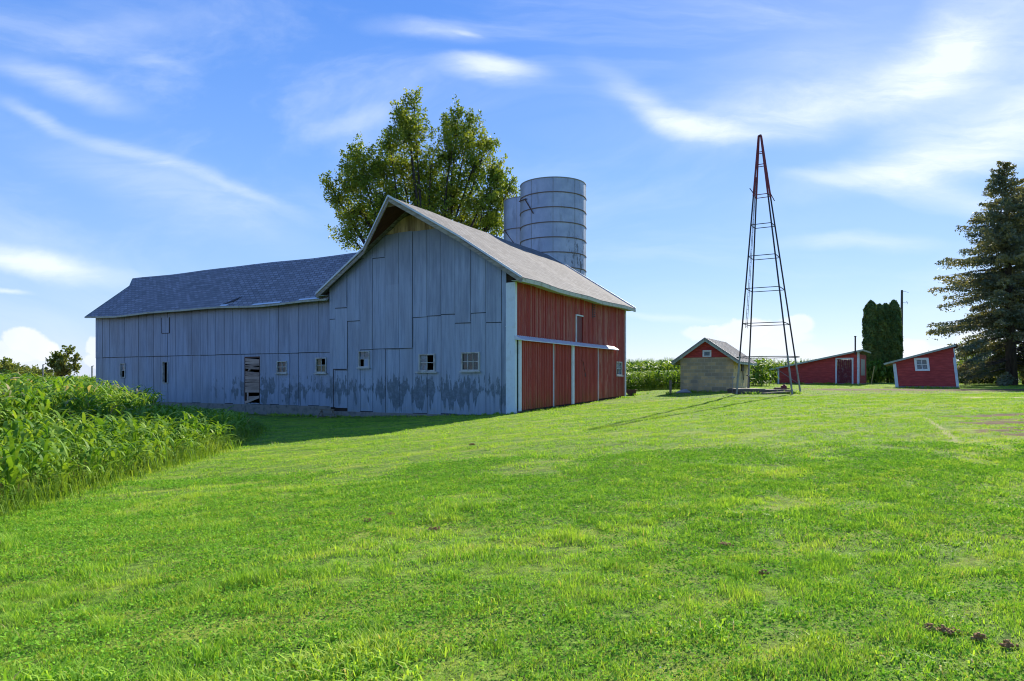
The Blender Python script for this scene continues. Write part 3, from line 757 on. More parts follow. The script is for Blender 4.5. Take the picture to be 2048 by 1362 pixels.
# local: x from 0 (joins the tall barn) to -22.3
def wx(x): return x + 11.46
WL = -22.3; WY = .3; WD = 7.4; WR = 4.0; WSL = .80; WE = 6.10
def wsag(x): return .05 * math.sin(x * .45 + .6) - .03 * math.sin(x * .9) 
wh = [(wx(-30.85), wx(-30.3), 1.62, 2.66), (wx(-26.25), wx(-25.7), 1.28, 2.70), (wx(-18.48), wx(-17.2), .16, 2.82), (wx(-15.75), wx(-14.97), 1.93, 2.60), (wx(-12.72), wx(-11.92), 1.92, 2.76)]
mb = MB(); x = WL; k = 0
while x < -.05:
    wd_ = .78 + rr.uniform(-.08, .1); xb = min(x + wd_, 0)
    if xb > -.3: xb = 0
    g_ = .009 + .006 * (rr.random() < .4)
    lay = WY - rr.uniform(.0, .012)
    z0 = .08 + rr.uniform(-.03, .03)
    wall_strips(mb, strips(x + g_, xb - g_, z0, lambda q: 3.12, wh), lay - .008, lay, rr.choice([0, .1, .3, .45]))
    mb.bar((x, lay - .012, 3.05), (xb, lay - .012, 3.05 + rr.uniform(-.015, .015)), .012, .04, (0, 0, 1), 2)  # dark bar under the upper sheets, seam shadow painted in
    lay2 = lay - .02; zz = 3.07 + rr.uniform(-.025, .025)
    hh = [(wx(-26.3), wx(-25.55), 4.58, 5.52)]
    wall_strips(mb, strips(x + g_, xb - g_, zz, lambda q: WE - .05 + wsag(q), hh), lay2 - .008, lay2, rr.choice([0, .1, .3, .5]) + .1)
    x = xb
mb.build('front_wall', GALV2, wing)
mb = MB()
wall_strips(mb, strips(WL + .02, -.02, -.2, lambda q: WE - .1, wh), WY + .03, WY + .13)
mb.box(WL, WL + .1, WY + .13, WY + WD, -.2, WE - .1); mb.box(WL, 0, WY + WD, WY + WD + .1, -.2, WE - .1)
mb.box(WL + .1, -.05, WY + .2, WY + WD, .0, .05); mb.box(WL + .1, -.05, WY + 3.2, WY + 3.3, .05, 3.4)
mb.prism([(WL, WY + .1, WE - .1), (WL, WY + WD, WE - .1), (WL, WY + WD / 2, WE + 2.85)], (.1, 0, 0))
mb.build('inner_framing', DARK, wing)
mb = MB(); mb.box(WL - .02, -.02, WY - .03, WY + .25, -1.1, .07); mb.box(WL - .02, WL + .2, WY + .25, WY + WD, -1.1, .07); mb.build('foundation', CONC, wing)
WRZ = WE + (WD / 2 + .1) * WSL + .1
xsr = list(np.linspace(WL - .42, -.0, 14))
for sgn in (-1, 1):
    mb = MB(); yr = WY + WD / 2; ye = yr + sgn * (WD / 2 + .45); ze = WRZ - (WD / 2 + .45) * WSL
    for xa, xb in zip(xsr[:-1], xsr[1:]):
        a_, b_ = wsag(xa), wsag(xb)
        top = [(xa, ye, ze + a_), (xb, ye, ze + b_), (xb, yr, WRZ + b_ * .5), (xa, yr, WRZ + a_ * .5)]
        if sgn > 0: top = [top[3], top[2], top[1], top[0]]
        mb.hexa([(p[0], p[1], p[2] - .1) for p in top] + top)
    a_ = wsag(xsr[0])
    tri = [(WL - .42, yr, WRZ + a_ * .5), (WL - 1.6, yr, WRZ + .02), (WL - .42, yr + sgn * 1.0, WRZ - 1.0 * WSL + a_ * .6)]
    mb.prism([(p[0], p[1], p[2] - .1) for p in (tri if sgn > 0 else tri[::-1])], (0, 0, .1))
    mb.build('roof_slope', SHING2, wing)
    mb = MB(); mb.bar((WL - .44, ye, ze + a_ - .05), (WL - .44, yr + sgn * 1.0, WRZ - 1.0 * WSL + a_ * .6 - .05), .04, .14); mb.bar((WL - .44, yr + sgn * 1.0, WRZ - 1.0 * WSL + a_ * .6 - .05), (WL - 1.62, yr, WRZ - .03), .04, .14)
    mb.build('rake_fascia', TRIMG, wing)
    if sgn < 0:
        mb = MB()
        for xa, xb in zip(xsr[:-1], xsr[1:]):
            mb.bar((xa, ye - .05, ze + wsag(xa) - .07), (xb, ye - .05, ze + wsag(xb) - .07), .11, .10)
        mb.build('gutter', mat_paint('dull_gutter', (.42, .44, .36), (.2, .2, .12), .7), wing)
        for xa, xb, q in ((-5.9, -3.6, .12), (-2.2, -.6, .12), (-8.7, -8.1, .05)):
            mb = MB(); mb.bar((xa, ye + .06, ze + wsag(xa) + .07), (xb, ye + .06, ze + wsag(xb) + .07), .2, .012, (0, -.6, 1))
            mb.build('roof_flashing', ALU, wing)
        mb = MB()
        mb.prism([(-8.6, ye + .12, ze + .14), (-7.9, ye + .35, ze + .33), (-7.6, ye + .75, ze + .65), (-8.1, ye + .5, ze + .45)], (0, -.01, .015)); mb.build('missing_shingles', IRON, wing)
window(wing, wx(-30.8), wx(-30.34), 1.7, 2.6, WY - .02, 1, 2, None, GLASSB, [(0, 0)], .05, .03, OLDW, 0)
window(wing, wx(-26.2), wx(-25.75), 1.33, 2.65, WY - .02, 1, 1, None, GLASS, [(0, 0)], .05, .03, OLDW, 0)
window(wing, wx(-15.7), wx(-15.02), 1.98, 2.55, WY - .02, 2, 2, None, GLASS, [], .06, .04, OLDW, .05)
w_ = window(wing, wx(-12.66), wx(-11.98), 1.98, 2.70, WY - .02, 2, 2, None, GLASSG, [(1, 1)], .06, .035, OLDW, .06)
mb = MB(); mb.box(wx(-26.3), wx(-25.55), WY - .05, WY - .03, 4.56, 5.54, .2); h_ = mb.build('loft_hatch', GALV2, wing)
mb = MB(); mb.box(wx(-25.55), wx(-25.50), WY - .06, WY - .02, 4.53, 5.56); mb.box(wx(-26.3), wx(-25.55), WY - .06, WY - .02, 4.52, 4.56); mb.box(wx(-26.34), wx(-26.3), WY - .06, WY - .02, 4.55, 5.56); mb.build('hatch_frame', IRON, h_)
# boarded doorway
mb = MB(); z = .62
bx0, bx1 = wx(-18.44), wx(-17.24)
zz = [(.78, .95), (.98, 1.14), (1.17, 1.33), (1.36, 1.52), (1.55, 1.72), (1.75, 1.98), (2.16, 2.3), (2.32, 2.44), (2.46, 2.58), (2.6, 2.76)]
for a_, b_ in zz:
    tl = rr.uniform(-.04, .05); hh = (b_ - a_) * 1.1
    mb.bar((bx0, WY - .0, (a_ + b_) / 2 - tl), (bx1, WY - .0, (a_ + b_) / 2 + tl), .03, hh, (0, 0, 1), rr.choice([0, .2, .5]))
mb.bar((bx0, WY - .035, .16), (bx1, WY - .035, .52), .03, .15, (0, 0, 1), .6); mb.bar((bx0 + .2, WY - .0, .2), (bx0 + .2, WY, .8), .12, .03, (0, 1, 0), .6)
mb.bar((bx0 + .1, WY + .03, .45), (bx1, WY + .03, .5), .03, .16, (0, 0, 1), .3); mb.bar((bx0 + .25, WY + .03, 2.05), (bx0 + .45, WY + .03, 2.2), .1, .1)
dr = mb.build('boarded_door', WOODH, wing)
mb = MB(); mb.box(bx0 - .07, bx0 - .01, WY - .02, WY + .06, .1, 2.86); mb.box(bx1 + .01, bx1 + .05, WY - .02, WY + .06, .1, 2.86); mb.box(bx0 - .05, bx1 + .05, WY - .018, WY + .06, 2.82, 2.9); mb.build('door_frame', RUST, dr)

# sawhorse leaning at the joint
lp = lambda lx, ly: (BO[0] + BC * lx + BS * ly, BO[1] - BS * lx + BC * ly)
q = lp(-11.1, -.55); gz0 = h1(*q)
sh_ = empty('sawhorse', (*q, gz0), BZ, 'small weathered wooden trestle standing where the two blue barns meet', 'sawhorse')
mb = MB(); mb.bar((-.5, 0, .42), (.5, 0, .42), .07, .08); mb.build('top_rail', WOOD, sh_)
for sx_ in (-.38, .38):
    for sy_ in (-1, 1):
        mb = MB(); mb.bar((sx_, 0, .42), (sx_ * 1.25, sy_ * .22, -.02), .05, .05); mb.build('leg', WOOD, sh_)
mb = MB(); mb.bar((-.4, -.12, .2), (.4, -.12, .2), .03, .06); mb.build('brace', WOOD, sh_)

# ------------------------------------------------------------------ SILOS
def mat_silo(name):
    m, t, o = new_mat(name); P = t.obj(); x, y, z = t.sep(P)
    n = t.noise(P, .9, 5, .6); col = t.mix(t.rng(n, .35, .7), (.32, .375, .47), (.42, .475, .56))
    st = t.noise(t.scale(P, (2.5, 2.5, .5)), 1, 5, .65)
    col = t.mix(t.rng(st, .52, .72, 0, .5), col, (.20, .22, .24))
    s2 = t.noise(t.scale(P, (3.5, 3.5, 1.2)), 1, 5, .7)
    f = t.math('MULTIPLY', t.rng(s2, .52, .6), t.math('MULTIPLY', t.rng(x, .2, 1.5), t.rng(z, 10.8, 12.5, 1, .15)))
    col = t.mix(t.math('MULTIPLY', f, .8), col, (.07, .07, .07))
    pbr(t, o, col, .5, .35, t.bump(n, .1), .4)
    return m
SILO = mat_silo('galvanised_silo')
HOOP = mat_paint('hoop_steel', (.17, .125, .10), (.10, .06, .045), .6, .7)
def silo(cx, cy, r_, top, zb, hoops, nseam, seam0, label, braces=()):
    s_ = empty('grain_silo', (cx, cy, zb), 0, label, 'silo'); n = 96
    mb = MB(); T = top - zb
    for rad, flip in ((r_, False), (r_ - .04, True)):
        V = [(rad * math.cos(2 * math.pi * k / n), rad * math.sin(2 * math.pi * k / n), z) for z in (0, T) for k in range(n)]
        F_ = [(k, (k + 1) % n, n + (k + 1) % n, n + k) for k in range(n)]
        mb.add(V, [f[::-1] for f in F_] if flip else F_)
    mb.build('shell', SILO, s_, True)
    def ring(z, rad, tr):
        V = []; F_ = []
        for k in range(n):
            a_ = 2 * math.pi * k / n
            for dr_, dz in ((-tr, -tr), (tr, -tr), (tr, tr), (-tr, tr)): V.append(((rad + dr_) * math.cos(a_), (rad + dr_) * math.sin(a_), z + dz))
        for k in range(n):
            for c in range(4): F_.append((k * 4 + c, ((k + 1) % n) * 4 + c, ((k + 1) % n) * 4 + (c + 1) % 4, k * 4 + (c + 1) % 4))
        mb = MB(); mb.add(V, F_); return mb
    for z in hoops: ring(z - zb, r_ + .02, .028).build('hoop', HOOP, s_)
    ring(T, r_, .03).build('rim', GREYIRON, s_)
    for k in range(nseam):
        a_ = seam0 + 2 * math.pi * k / nseam; mb = MB()
        mb.bar((r_ * math.cos(a_), r_ * math.sin(a_), 0), (r_ * math.cos(a_), r_ * math.sin(a_), T), .03, .03, (math.cos(a_), math.sin(a_), 0)); mb.build('seam', GREYIRON, s_)
    for p, q in braces:
        mb = MB(); mb.tube([p, q], .035, 6); mb.build('brace_rod', RUST, s_)
    return s_
hz = [14.95 - 1.075 * k for k in range(14)]
silo(3.08, 51.2, 2.45, 16.0, .3, hz, 9, R(-93.5), 'wide open topped silver silo with dark hoops behind the tall barn', [((-2.15, -1.35, 14.4), (-1.55, -2.0, 13.2)), ((-2.55, -.5, 14.45), (-2.05, -1.5, 14.4))])
silo(1.05, 57.3, 1.75, 16.4, .3, [z + .0 for z in hz[1::3]], 8, R(-112), 'slimmer silver silo half hidden behind the wide silo', [((-1.7, -.8, 13.6), (-.6, -1.8, 11.9))])

# ------------------------------------------------------------------ WINDMILL TOWER
def tower():
    B = np.array([15.1, 40.1]); z0, z1 = .6, 15.9
    tw = empty('windmill_tower', (B[0], B[1], 0), R(14), 'tall slim four legged windmill tower frame without its wheel standing on the lawn', 'windmill tower')
    lean = Vector((-.5, 0.1, 0)); lean.rotate(Matrix.Rotation(-R(14), 3, 'Z'))
    A = lambda z: 2.14 + (.09 - 2.14) * (z - .7) / (z1 - .7)
    C_ = lambda z: lean * ((z - .7) / (z1 - .7))
    dirs = [(0, -1), (1, 0), (0, 1), (-1, 0)]
    def pt(k, z): return Vector((dirs[k][0] * A(z), dirs[k][1] * A(z), z)) + C_(z)
    for k in range(4):
        wp = pt(k, .7); rz = R(14); gx_ = B[0] + wp.x * math.cos(rz) - wp.y * math.sin(rz); gy_ = B[1] + wp.x * math.sin(rz) + wp.y * math.cos(rz)
        zb = h1(gx_, gy_) - .1
        mb = MB(); mb.bar(pt(k, zb), pt(k, 2.9), .075, .075, (dirs[k][0], dirs[k][1], 0)); mb.build('lower_leg', GREYIRON, tw)
        mb = MB(); mb.bar(pt(k, 2.9), pt(k, 12.3), .062, .062, (dirs[k][0], dirs[k][1], 0)); mb.build('leg', IRON, tw)
        mb = MB(); mb.bar(pt(k, 12.3), pt(k, 15.9), .075, .075, (dirs[k][0], dirs[k][1], 0)); mb.build('upper_leg', REDIRON, tw)
    for z in (4.8, 6.85, 8.75, 10.6, 12.35, 14.15, 14.9):
        mb = MB()
        for k in range(4): mb.bar(pt(k, z), pt((k + 1) % 4, z), .03, .04)
        mb.build('girt', REDIRON if z > 12 else IRON, tw)
    mb = MB(); z = 2.85
    for k in range(4):
        a_, b_ = pt(k, z), pt((k + 1) % 4, z); m_ = (a_ + b_) / 2; c_ = C_(z); out = Vector((m_.x - c_.x, m_.y - c_.y, 0)).normalized()
        P_ = [a_ * (1 - t_) + b_ * t_ + out * .42 * math.sin(math.pi * t_) for t_ in np.linspace(0, 1, 9)]
        mb.tube(P_, .025, 6)
    mb.build('bent_hoop', IRON, tw)
    mb = MB(); mb.bar(pt(3, 12.7) + Vector((-.28, 0, .05)), pt(3, 12.45), .035, .035); mb.build('bracket', IRON, tw); mb = MB(); mb.bar(pt(1, 12.6), pt(1, 12.2) + Vector((.25, 0, -.1)), .035, .035); mb.build('bracket', IRON, tw); mb = MB(); mb.bar(pt(0, 15.9), pt(2, 15.9), .1, .1); mb.build('top_plate', IRON, tw)
    # ladder on the left face
    mb = MB(); nrg = 34
    a0 = lambda z: pt(3, z) * .62 + pt(2, z) * .38; a1 = lambda z: pt(3, z) * .42 + pt(2, z) * .58
    for f_ in (a0, a1): mb.tube([f_(4.6), f_(8.8), f_(13.5)], .014, 5)
    for k in range(nrg):
        z = 4.7 + (13.3 - 4.7) * k / nrg; mb.tube([a0(z), a1(z)], .010, 4)
    mb.build('ladder', IRON, tw)
    return tw
tower()
# well platform
zb = h1(14.9, 40.2)
wp = empty('well_platform', (14.95, 40.6, zb), R(-4), 'low dark concrete well slab between the windmill tower legs', 'well slab')
mb = MB(); mb.box(-1.75, 1.35, -1.2, 1.5, -.3, .22); mb.build('slab', mat_paint('dark_concrete', (.13, .105, .085), (.06, .05, .04), .7, .95), wp, bevel=.03)
mb = MB(); mb.box(-1.7, -.2, -1.1, 1.2, .225, .27); mb.build('cover_boards', WOOD, wp)
q = empty('pump_scrap', (15.9, 40.3, zb + .22), R(25), 'rusty red iron pump scrap lying on the well slab', 'scrap iron')
mb = MB(); mb.tube([(-.5, 0, .07), (.1, .05, .07)], .06, 8); mb.build('pipe', RUST, q); mb = MB(); mb.tube([(.1, .05, .1), (.25, .05, .1)], [.12, .16], 10)
mb.tube([(.25, .05, .1), (.3, .05, .1)], .2, 10); mb.build('flange', REDIRON, q)
mb = MB(); mb.bar((-.7, -.12, .05), (.3, -.3, .05), .12, .06); mb.build('lever', RUST, q)
gy_ = h1(14.9, 38.9)
mb = MB(); mb.bar((0, 0, .05), (1.75, .35, .16), .18, .06); q = mb.build('loose_plank', WOOD); q.location = (14.2, 38.75, gy_); tag(q, 'grey plank lying on the grass against the well slab', 'plank')

# ------------------------------------------------------------------ BLOCK HUT
hz0 = .60
hut = empty('block_hut', (14.28, 44, hz0), BZ, 'small tan block pump house with red gable and metal roof beside the windmill tower', 'hut')
HW, HL, HE = 3.44, 5.8, 2.38
m, t, o = new_mat('tan_blocks'); P = t.obj(); x, y, z = t.sep(P)
bc, bf = t.brick(t.comb(t.math('ADD', x, y), z, 0.), (.74, .52, .24), (.38, .30, .18), (.56, .47, .33), .46, .23, .014, .5)
n = t.noise(P, 1.1, 4, .6); col = t.mix(t.rng(n, .40, .66, 0, .6), bc, (.30, .26, .20))
col = t.mix(t.rng(t.noise(P, 3.2, 3, .6), .68, .74, 0, .8), col, (.60, .57, .50))
col = t.mix(t.rng(t.math('ADD', z, t.math('MULTIPLY', n, .9)), .2, 1.0, .55, 0), col, (.15, .145, .13))
pbr(t, o, col, .9, 0, t.bump(t.math('ADD', t.math('MULTIPLY', bf, -1.), t.noise(P, 14, 3)), .4, .02), .2); BLOCK = m
mb = MB(); mb.box(-HW, 0, 0, .2, -.3, HE); mb.box(-.2, 0, .2, HL, -.3, HE); mb.box(-HW, -HW + .2, .2, HL, -.3, HE); mb.box(-HW + .2, -.2, HL - .2, HL, -.3, HE); mb.build('block_wall', BLOCK, hut)
HS = .70; hr = HE + HW / 2 * HS
mat_clap = None
def mat_clapboard(name, c, sp=.12):
    m, t, o = new_mat(name); P = t.obj(); x, y, z = t.sep(P)
    f = t.math('FRACT', t.math('DIVIDE', z, sp)); n = t.noise(t.scale(P, (1.5, 1.5, 8)), 1, 5, .65)
    col = t.mix(t.rng(n, .35, .7), c, tuple(q * 1.45 + .008 for q in c))
    col = t.mix(t.rng(t.noise(t.scale(P, (1.2, 1.2, 14)), 1, 4, .7), .62, .74, 0, .5), col, (.34, .22, .19))
    col = t.mix(t.rng(f, .0, .12, .75, 0), col, tuple(q * .3 for q in c))
    pbr(t, o, col, .7, 0, t.bump(f, .5, .02), .25)
    return m
CLAP = mat_clapboard('red_clapboard', (.38, .050, .046))
mb = MB(); 
mb.prism([(-HW + .02, .02, HE + .004), (-.02, .02, HE + .004), (-HW / 2, .02, hr - .03)], (0, .12, 0)); mb.build('gable', CLAP, hut); mb = MB(); mb.prism([(-HW + .02, HL - .14, HE + .004), (-.02, HL - .14, HE + .004), (-HW / 2, HL - .14, hr - .03)], (0, .12, 0)); mb.build('gable', CLAP, hut)
m, t, o = new_mat('ribbed_tin_roof'); P = t.obj(); x, y, z = t.sep(P)
f = t.math('FRACT', t.math('MULTIPLY', y, 1.7)); n = t.noise(P, 1.6, 5, .6)
col = t.mix(t.rng(n, .35, .7), (.40, .38, .35), (.27, .25, .22)); col = t.mix(t.rng(f, 0, .08, .6, 0), col, (.12, .11, .10))
pbr(t, o, col, .85, 0, t.bump(f, .2), .15); TIN = m
for sg in (1, -1):
    mb = MB(); ex = -HW / 2 + sg * (HW / 2 + .48); ez = hr - (HW / 2 + .48) * HS + .06
    top = [(-HW / 2, -.42, hr + .07), (ex, -.42, ez), (ex, HL + .4, ez), (-HW / 2, HL + .4, hr + .07)]
    if sg < 0: top = [top[1], top[0], top[3], top[2]]
    mb.hexa([(p[0], p[1], p[2] - .05) for p in top] + top)
    for k in range(11):
        yy_ = -.38 + k * .64; mb.bar((-HW / 2, yy_, hr + .085), (ex, yy_, ez + .015), .05, .03)
    mb.build('roof_slope', TIN, hut)
    mb = MB(); mb.bar((ex, -.40, ez - .13), (-HW / 2, -.40, hr - .06), .04, .17); mb.build('rake_board', TRIMG, hut)
    mb = MB(); mb.bar((ex, -.445, ez - .02), (-HW / 2, -.445, hr + .05), .03, .09); mb.build('rake_edge', GREYIRON, hut)
    mb = MB(); mb.bar((ex - sg * .03, -.38, ez - .12), (ex - sg * .03, HL + .38, ez - .12), .03, .12); mb.build('fascia', TRIMG, hut)
mb = MB(); cx = -HW / 2
vx, vz = cx + .04, HE + .26
mb.box(vx - .28, vx - .18, -.05, .02, vz - .22, vz + .22); mb.box(vx + .18, vx + .28, -.05, .02, vz - .22, vz + .22); mb.box(vx - .18, vx + .18, -.048, .02, vz + .13, vz + .22); mb.box(vx - .18, vx + .18, -.048, .02, vz - .22, vz - .14)
v_ = mb.build('gable_vent', mat_paint('bright_white', (.78, .78, .76), (.5, .5, .48), .3), hut)
mb = MB()
for k in range(4): mb.bar((vx - .18, -.01, vz - .10 + k * .07), (vx + .18, -.01, vz - .10 + k * .07), .045, .014, (0, -.7, 1))
mb.build('louvres', WHITE, v_); mb = MB(); mb.box(vx - .18, vx + .18, .012, .018, vz - .13, vz + .13); mb.build('vent_backing', IRON, v_)
mb = MB(); mb.box(.0, .07, 2.6, 3.4, 1.5, 2.2); mb.tube([(.05, 3, 1.5), (.08, 3, .9)], .03, 6); mb.build('fuse_box', IRON, hut)
# water pipe beside the hut
px_, py_ = 14.45, 41.6; zb2 = h1(px_, py_)
mb = MB(); mb.tube([(0, 0, -.1), (.02, 0, .95)], .03, 8); mb.tube([(.02, 0, .95), (-.02, 0, 1.06), (-.16, 0, 1.08)], .028, 8)
q = mb.build('water_pipe', IRON); q.location = (px_, py_, zb2); tag(q, 'thin dark bent water pipe standing between the block hut and tower leg', 'pipe')
px_, py_ = 13.5, 40.0; zb2 = h1(px_, py_)
mb = MB(); mb.tube([(0, 0, -.1), (0, 0, 1.2)], .02, 6); mb.box(-.05, .16, -.04, .04, .92, 1.0); q = mb.build('hydrant_stem', GREYIRON); q.location = (13.2, 40.9, h1(13.2, 40.9)); tag(q, 'short grey stand pipe at the right front corner of the block hut', 'pipe')
# wooden post left of hut
px_, py_ = (1341 - 1024) / 1365 * 43.2, 43.2
q = empty('fence_post', (px_, py_, h1(px_, py_)), BZ, 'short wooden post with one rail reaching to the block hut', 'post')
mb = MB(); mb.box(-.06, .06, -.06, .06, -.2, .92); mb.build('post', WOOD, q); mb = MB(); mb.bar((.0, 0.07, .76), (.75, .35, .74), .03, .03); mb.build('rail', RUST, q)
mb = MB(); mb.hexa([(-.55, -.2, 0), (.5, -.25, 0), (.55, .3, 0), (-.5, .3, 0), (-.2, -.1, .2), (.15, -.12, .28), (.1, .1, .24), (-.2, .1, .18)]); q = mb.build('fallen_block', mat_paint('pale_stone', (.33, .33, .34), (.2, .2, .2), .6, .9), bevel=.04)
q.location = (11.35, 45.1, h1(11.35, 45.1)); tag(q, 'pale stone slab lying at the left foot of the block hut', 'stone')
# rusty trough behind the barn corner
tx, ty = (1262 - 1024) / 1365 * 46.5, 46.5
q = empty('loader_bucket', (tx, ty, h1(tx, ty)), R(-8), 'rusty steel loader bucket lying beside the far corner of the red barn wall', 'bucket')
mb = MB(); pr = [(-.5, 0, .42), (-.15, 0, .02), (.32, 0, .0), (.38, 0, .40), (.33, 0, .40), (.28, 0, .05), (-.13, 0, .07), (-.44, 0, .42)]
mb.prism(pr, (0, 1.2, 0)); mb.prism([(-.5, -.012, .42), (-.15, -.012, .02), (.32, -.012, 0), (.38, -.012, .40)][::-1], (0, -.02, 0)); mb.build('bucket_shell', RUST, q)
mb = MB(); mb.bar((-1.1, .6, .40), (-.4, .6, .42), .07, .07); mb.build('arm', RUST, q)

# ------------------------------------------------------------------ LONG SHED
def shed_wall(mb, w_, d_, zl, zr, lean, th_=.1, hole=None, door=None):
    pass
ls = empty('long_shed', (33.55, 66, 1.0), -R(36), 'long low red clapboard shed with slanting roof and plank door', 'shed')
LW, LD = 7.55, 4.2; zl, zr = 1.62, 3.2
ltop = lambda x: zr + (zl - zr) * (-x / LW)
mb = MB(); wall_strips(mb, strips(-LW, 0, .12, ltop, [(-1.95, -.62, .12, 2.5)]), 0, .1); mb.build('front_wall', CLAP, ls)
mb = MB(); mb.box(-.1, 0, .1, LD, .12, 2.95); mb.box(-LW, 0, LD, LD + .1, .12, 1.6); mb.box(-LW, -LW + .1, .1, LD, .12, zl - .1); mb.build('side_wall', CLAP, ls)
mb = MB(); mb.box(-LW - .03, .03, -.03, LD + .1, -.4, .12); mb.build('foundation', CONC, ls)
mb = MB(); mb.hexa([(-LW - .75, -.35, ltop(-LW - .75) + .02), (.35, -.35, ltop(.35) + .02), (.35, LD + .3, ltop(.35) - .1), (-LW - .75, LD + .3, ltop(-LW - .75) - .1),
                    (-LW - .75, -.35, ltop(-LW - .75) + .12), (.35, -.35, ltop(.35) + .12), (.35, LD + .3, ltop(.35)), (-LW - .75, LD + .3, ltop(-LW - .75))]); mb.build('roof', mat_shingle('shed_shingles', (.25, .23, .20), 'y', 1.), ls)
mb = MB(); mb.bar((-LW - .76, -.38, ltop(-LW - .76) + .05), (.36, -.38, ltop(.36) + .05), .04, .16); mb.bar((.38, -.36, ltop(.36) + .05), (.38, LD + .3, ltop(.36) - .06), .04, .16); mb.build('fascia', TRIMG, ls)
mb = MB(); mb.box(-LW - .02, -LW + .14, -.04, 0, .0, zl); mb.build('corner_board', WHITE, ls)
mb = MB(); mb.box(-.16, .03, -.04, 0, .0, 3.15); mb.box(.0, .035, 0, .14, .0, 3.1); mb.build('corner_board', WHITE, ls)
mb = MB(); x = -1.92
while x < -.66: mb.box(x, x + .17, -.005, .03, .12, 2.47, rr.random() * .5); x += .18
dr = mb.build('plank_door', mat_paint('dark_red_planks', (.14, .018, .025), (.30, .2, .19), .45, .7), ls)
mb = MB(); mb.box(-2.09, -1.95, -.04, .0, .05, 2.62); mb.box(-.62, -.48, -.04, 0, .05, 2.62); mb.box(-1.95, -.62, -.038, 0, 2.5, 2.62); mb.build('door_frame', WHITE, dr)
mb = MB(); mb.box(.002, .04, 1.0, 3.1, .9, 2.5); mb.build('side_shutter', mat_paint('grey_board', (.36, .36, .34), (.2, .2, .18), .6), ls)
mb = MB(); mb.tube([(-.25, -.42, 2.9), (-.25, -.42, 4.65)], .07, 8); mb.tube([(-.25, -.42, 4.6), (-.25, -.42, 4.7)], .1, 8); mb.build('stove_pipe', IRON, ls)
q = lambda lx, ly: (33.55 + math.cos(R(36)) * lx + math.sin(R(36)) * ly, 66 - math.sin(R(36)) * lx + math.cos(R(36)) * ly)
bx, by = q(.9, 1.2); bz = h1(bx, by)
mb = MB(); mb.bar((0, 0, 0), (-.15 + .6, .3, 1.75), .09, .04); o_ = mb.build('leaning_board', mat_paint('yellowed_board', (.50, .42, .14), (.3, .25, .1), .4)); o_.location = (bx, by, bz); tag(o_, 'yellowish board leaning beside the right end of the long red shed', 'board')
bx, by = q(-7.2, -.8); bz = h1(bx, by)
mb = MB(); mb.tube([(-.2, .4, 1.6), (1.6, -.8, .05)], .025, 5); o_ = mb.build('leaning_rod', GREYIRON); o_.location = (bx, by, bz); tag(o_, 'thin grey rod slanting in front of the left end of the long red shed', 'rod')

# ------------------------------------------------------------------ LEANING SHED
LZ = 55.; lx0 = (1792 - 1024) / 1365 * LZ; lw = 4.85
sh2 = empty('leaning_shed', (lx0, LZ, .80), -R(31), 'small red clapboard shed leaning to the left with white framed window', 'shed')
lw = 4.25; lean = -.10
t2 = lambda x: 2.12 + (3.30 - 2.12) * x / lw
TFL = lambda x, y, z: (x + lean * z, y, z)
mb = MB(TFL); wall_strips(mb, strips(0, lw, .18, t2, [(1.60, 2.36, 1.50, 2.34)]), 0, .1); mb.build('front_wall', CLAP, sh2)
mb = MB(TFL); mb.hexa([(lw - .1, .1, .18), (lw, .1, .18), (lw, 3.6, .18), (lw - .1, 3.6, .18), (lw - .1, .1, 3.2), (lw, .1, 3.2), (lw, 3.6, 3.0), (lw - .1, 3.6, 3.0)]); mb.box(0, .1, .1, 3.6, .18, 2.0); mb.box(0, lw, 3.6, 3.7, .18, 2.0); mb.build('side_wall', CLAP, sh2)
mb = MB(TFL); mb.box(-.03, lw + .03, -.03, 3.7, -.1, .18); mb.build('sill_beam', mat_paint('grey_beam', (.22, .21, .22), (.12, .11, .11), .6, .9), sh2)
mb = MB(TFL); mb.hexa([(-.65, -.3, t2(-.65)), (lw + .12, -.3, t2(lw + .12)), (lw + .12, 3.9, t2(lw + .12) - .1), (-.65, 3.9, t2(-.65) - .1),
                    (-.65, -.3, t2(-.65) + .1), (lw + .12, -.3, t2(lw + .12) + .1), (lw + .12, 3.9, t2(lw + .12)), (-.65, 3.9, t2(-.65))]); mb.build('roof', mat_shingle('old_brown_shingles', (.22, .19, .165), 'y', 1.), sh2)
mb = MB(TFL); mb.bar((-.66, -.33, t2(-.66) + .02), (lw + .13, -.33, t2(lw + .13) + .02), .04, .13); mb.build('fascia', TRIMG, sh2)
mb = MB(TFL); mb.box(lw + .1, lw + .2, -.35, 3.9, t2(lw) - .08, t2(lw) + .12); mb.build('roof_edge', RUST, sh2)
mb = MB(TFL); mb.box(-.03, .2, -.045, 0, .0, 2.0); mb.build('corner_board', WHITE, sh2)
mb = MB(TFL); mb.box(lw - .16, lw + .03, -.045, 0, .18, 2.42); mb.box(lw - .06, lw + .02, -.045, 0, 2.42, 3.15); mb.build('corner_board', WHITE, sh2)
BW = mat_paint('bright_white_frame', (.80, .80, .78), (.55, .55, .5), .2)
window(sh2, 1.64, 2.32, 1.56, 2.28, -.02, 2, 2, TFL, GLASSB, [], .16, .04, BW, 0)

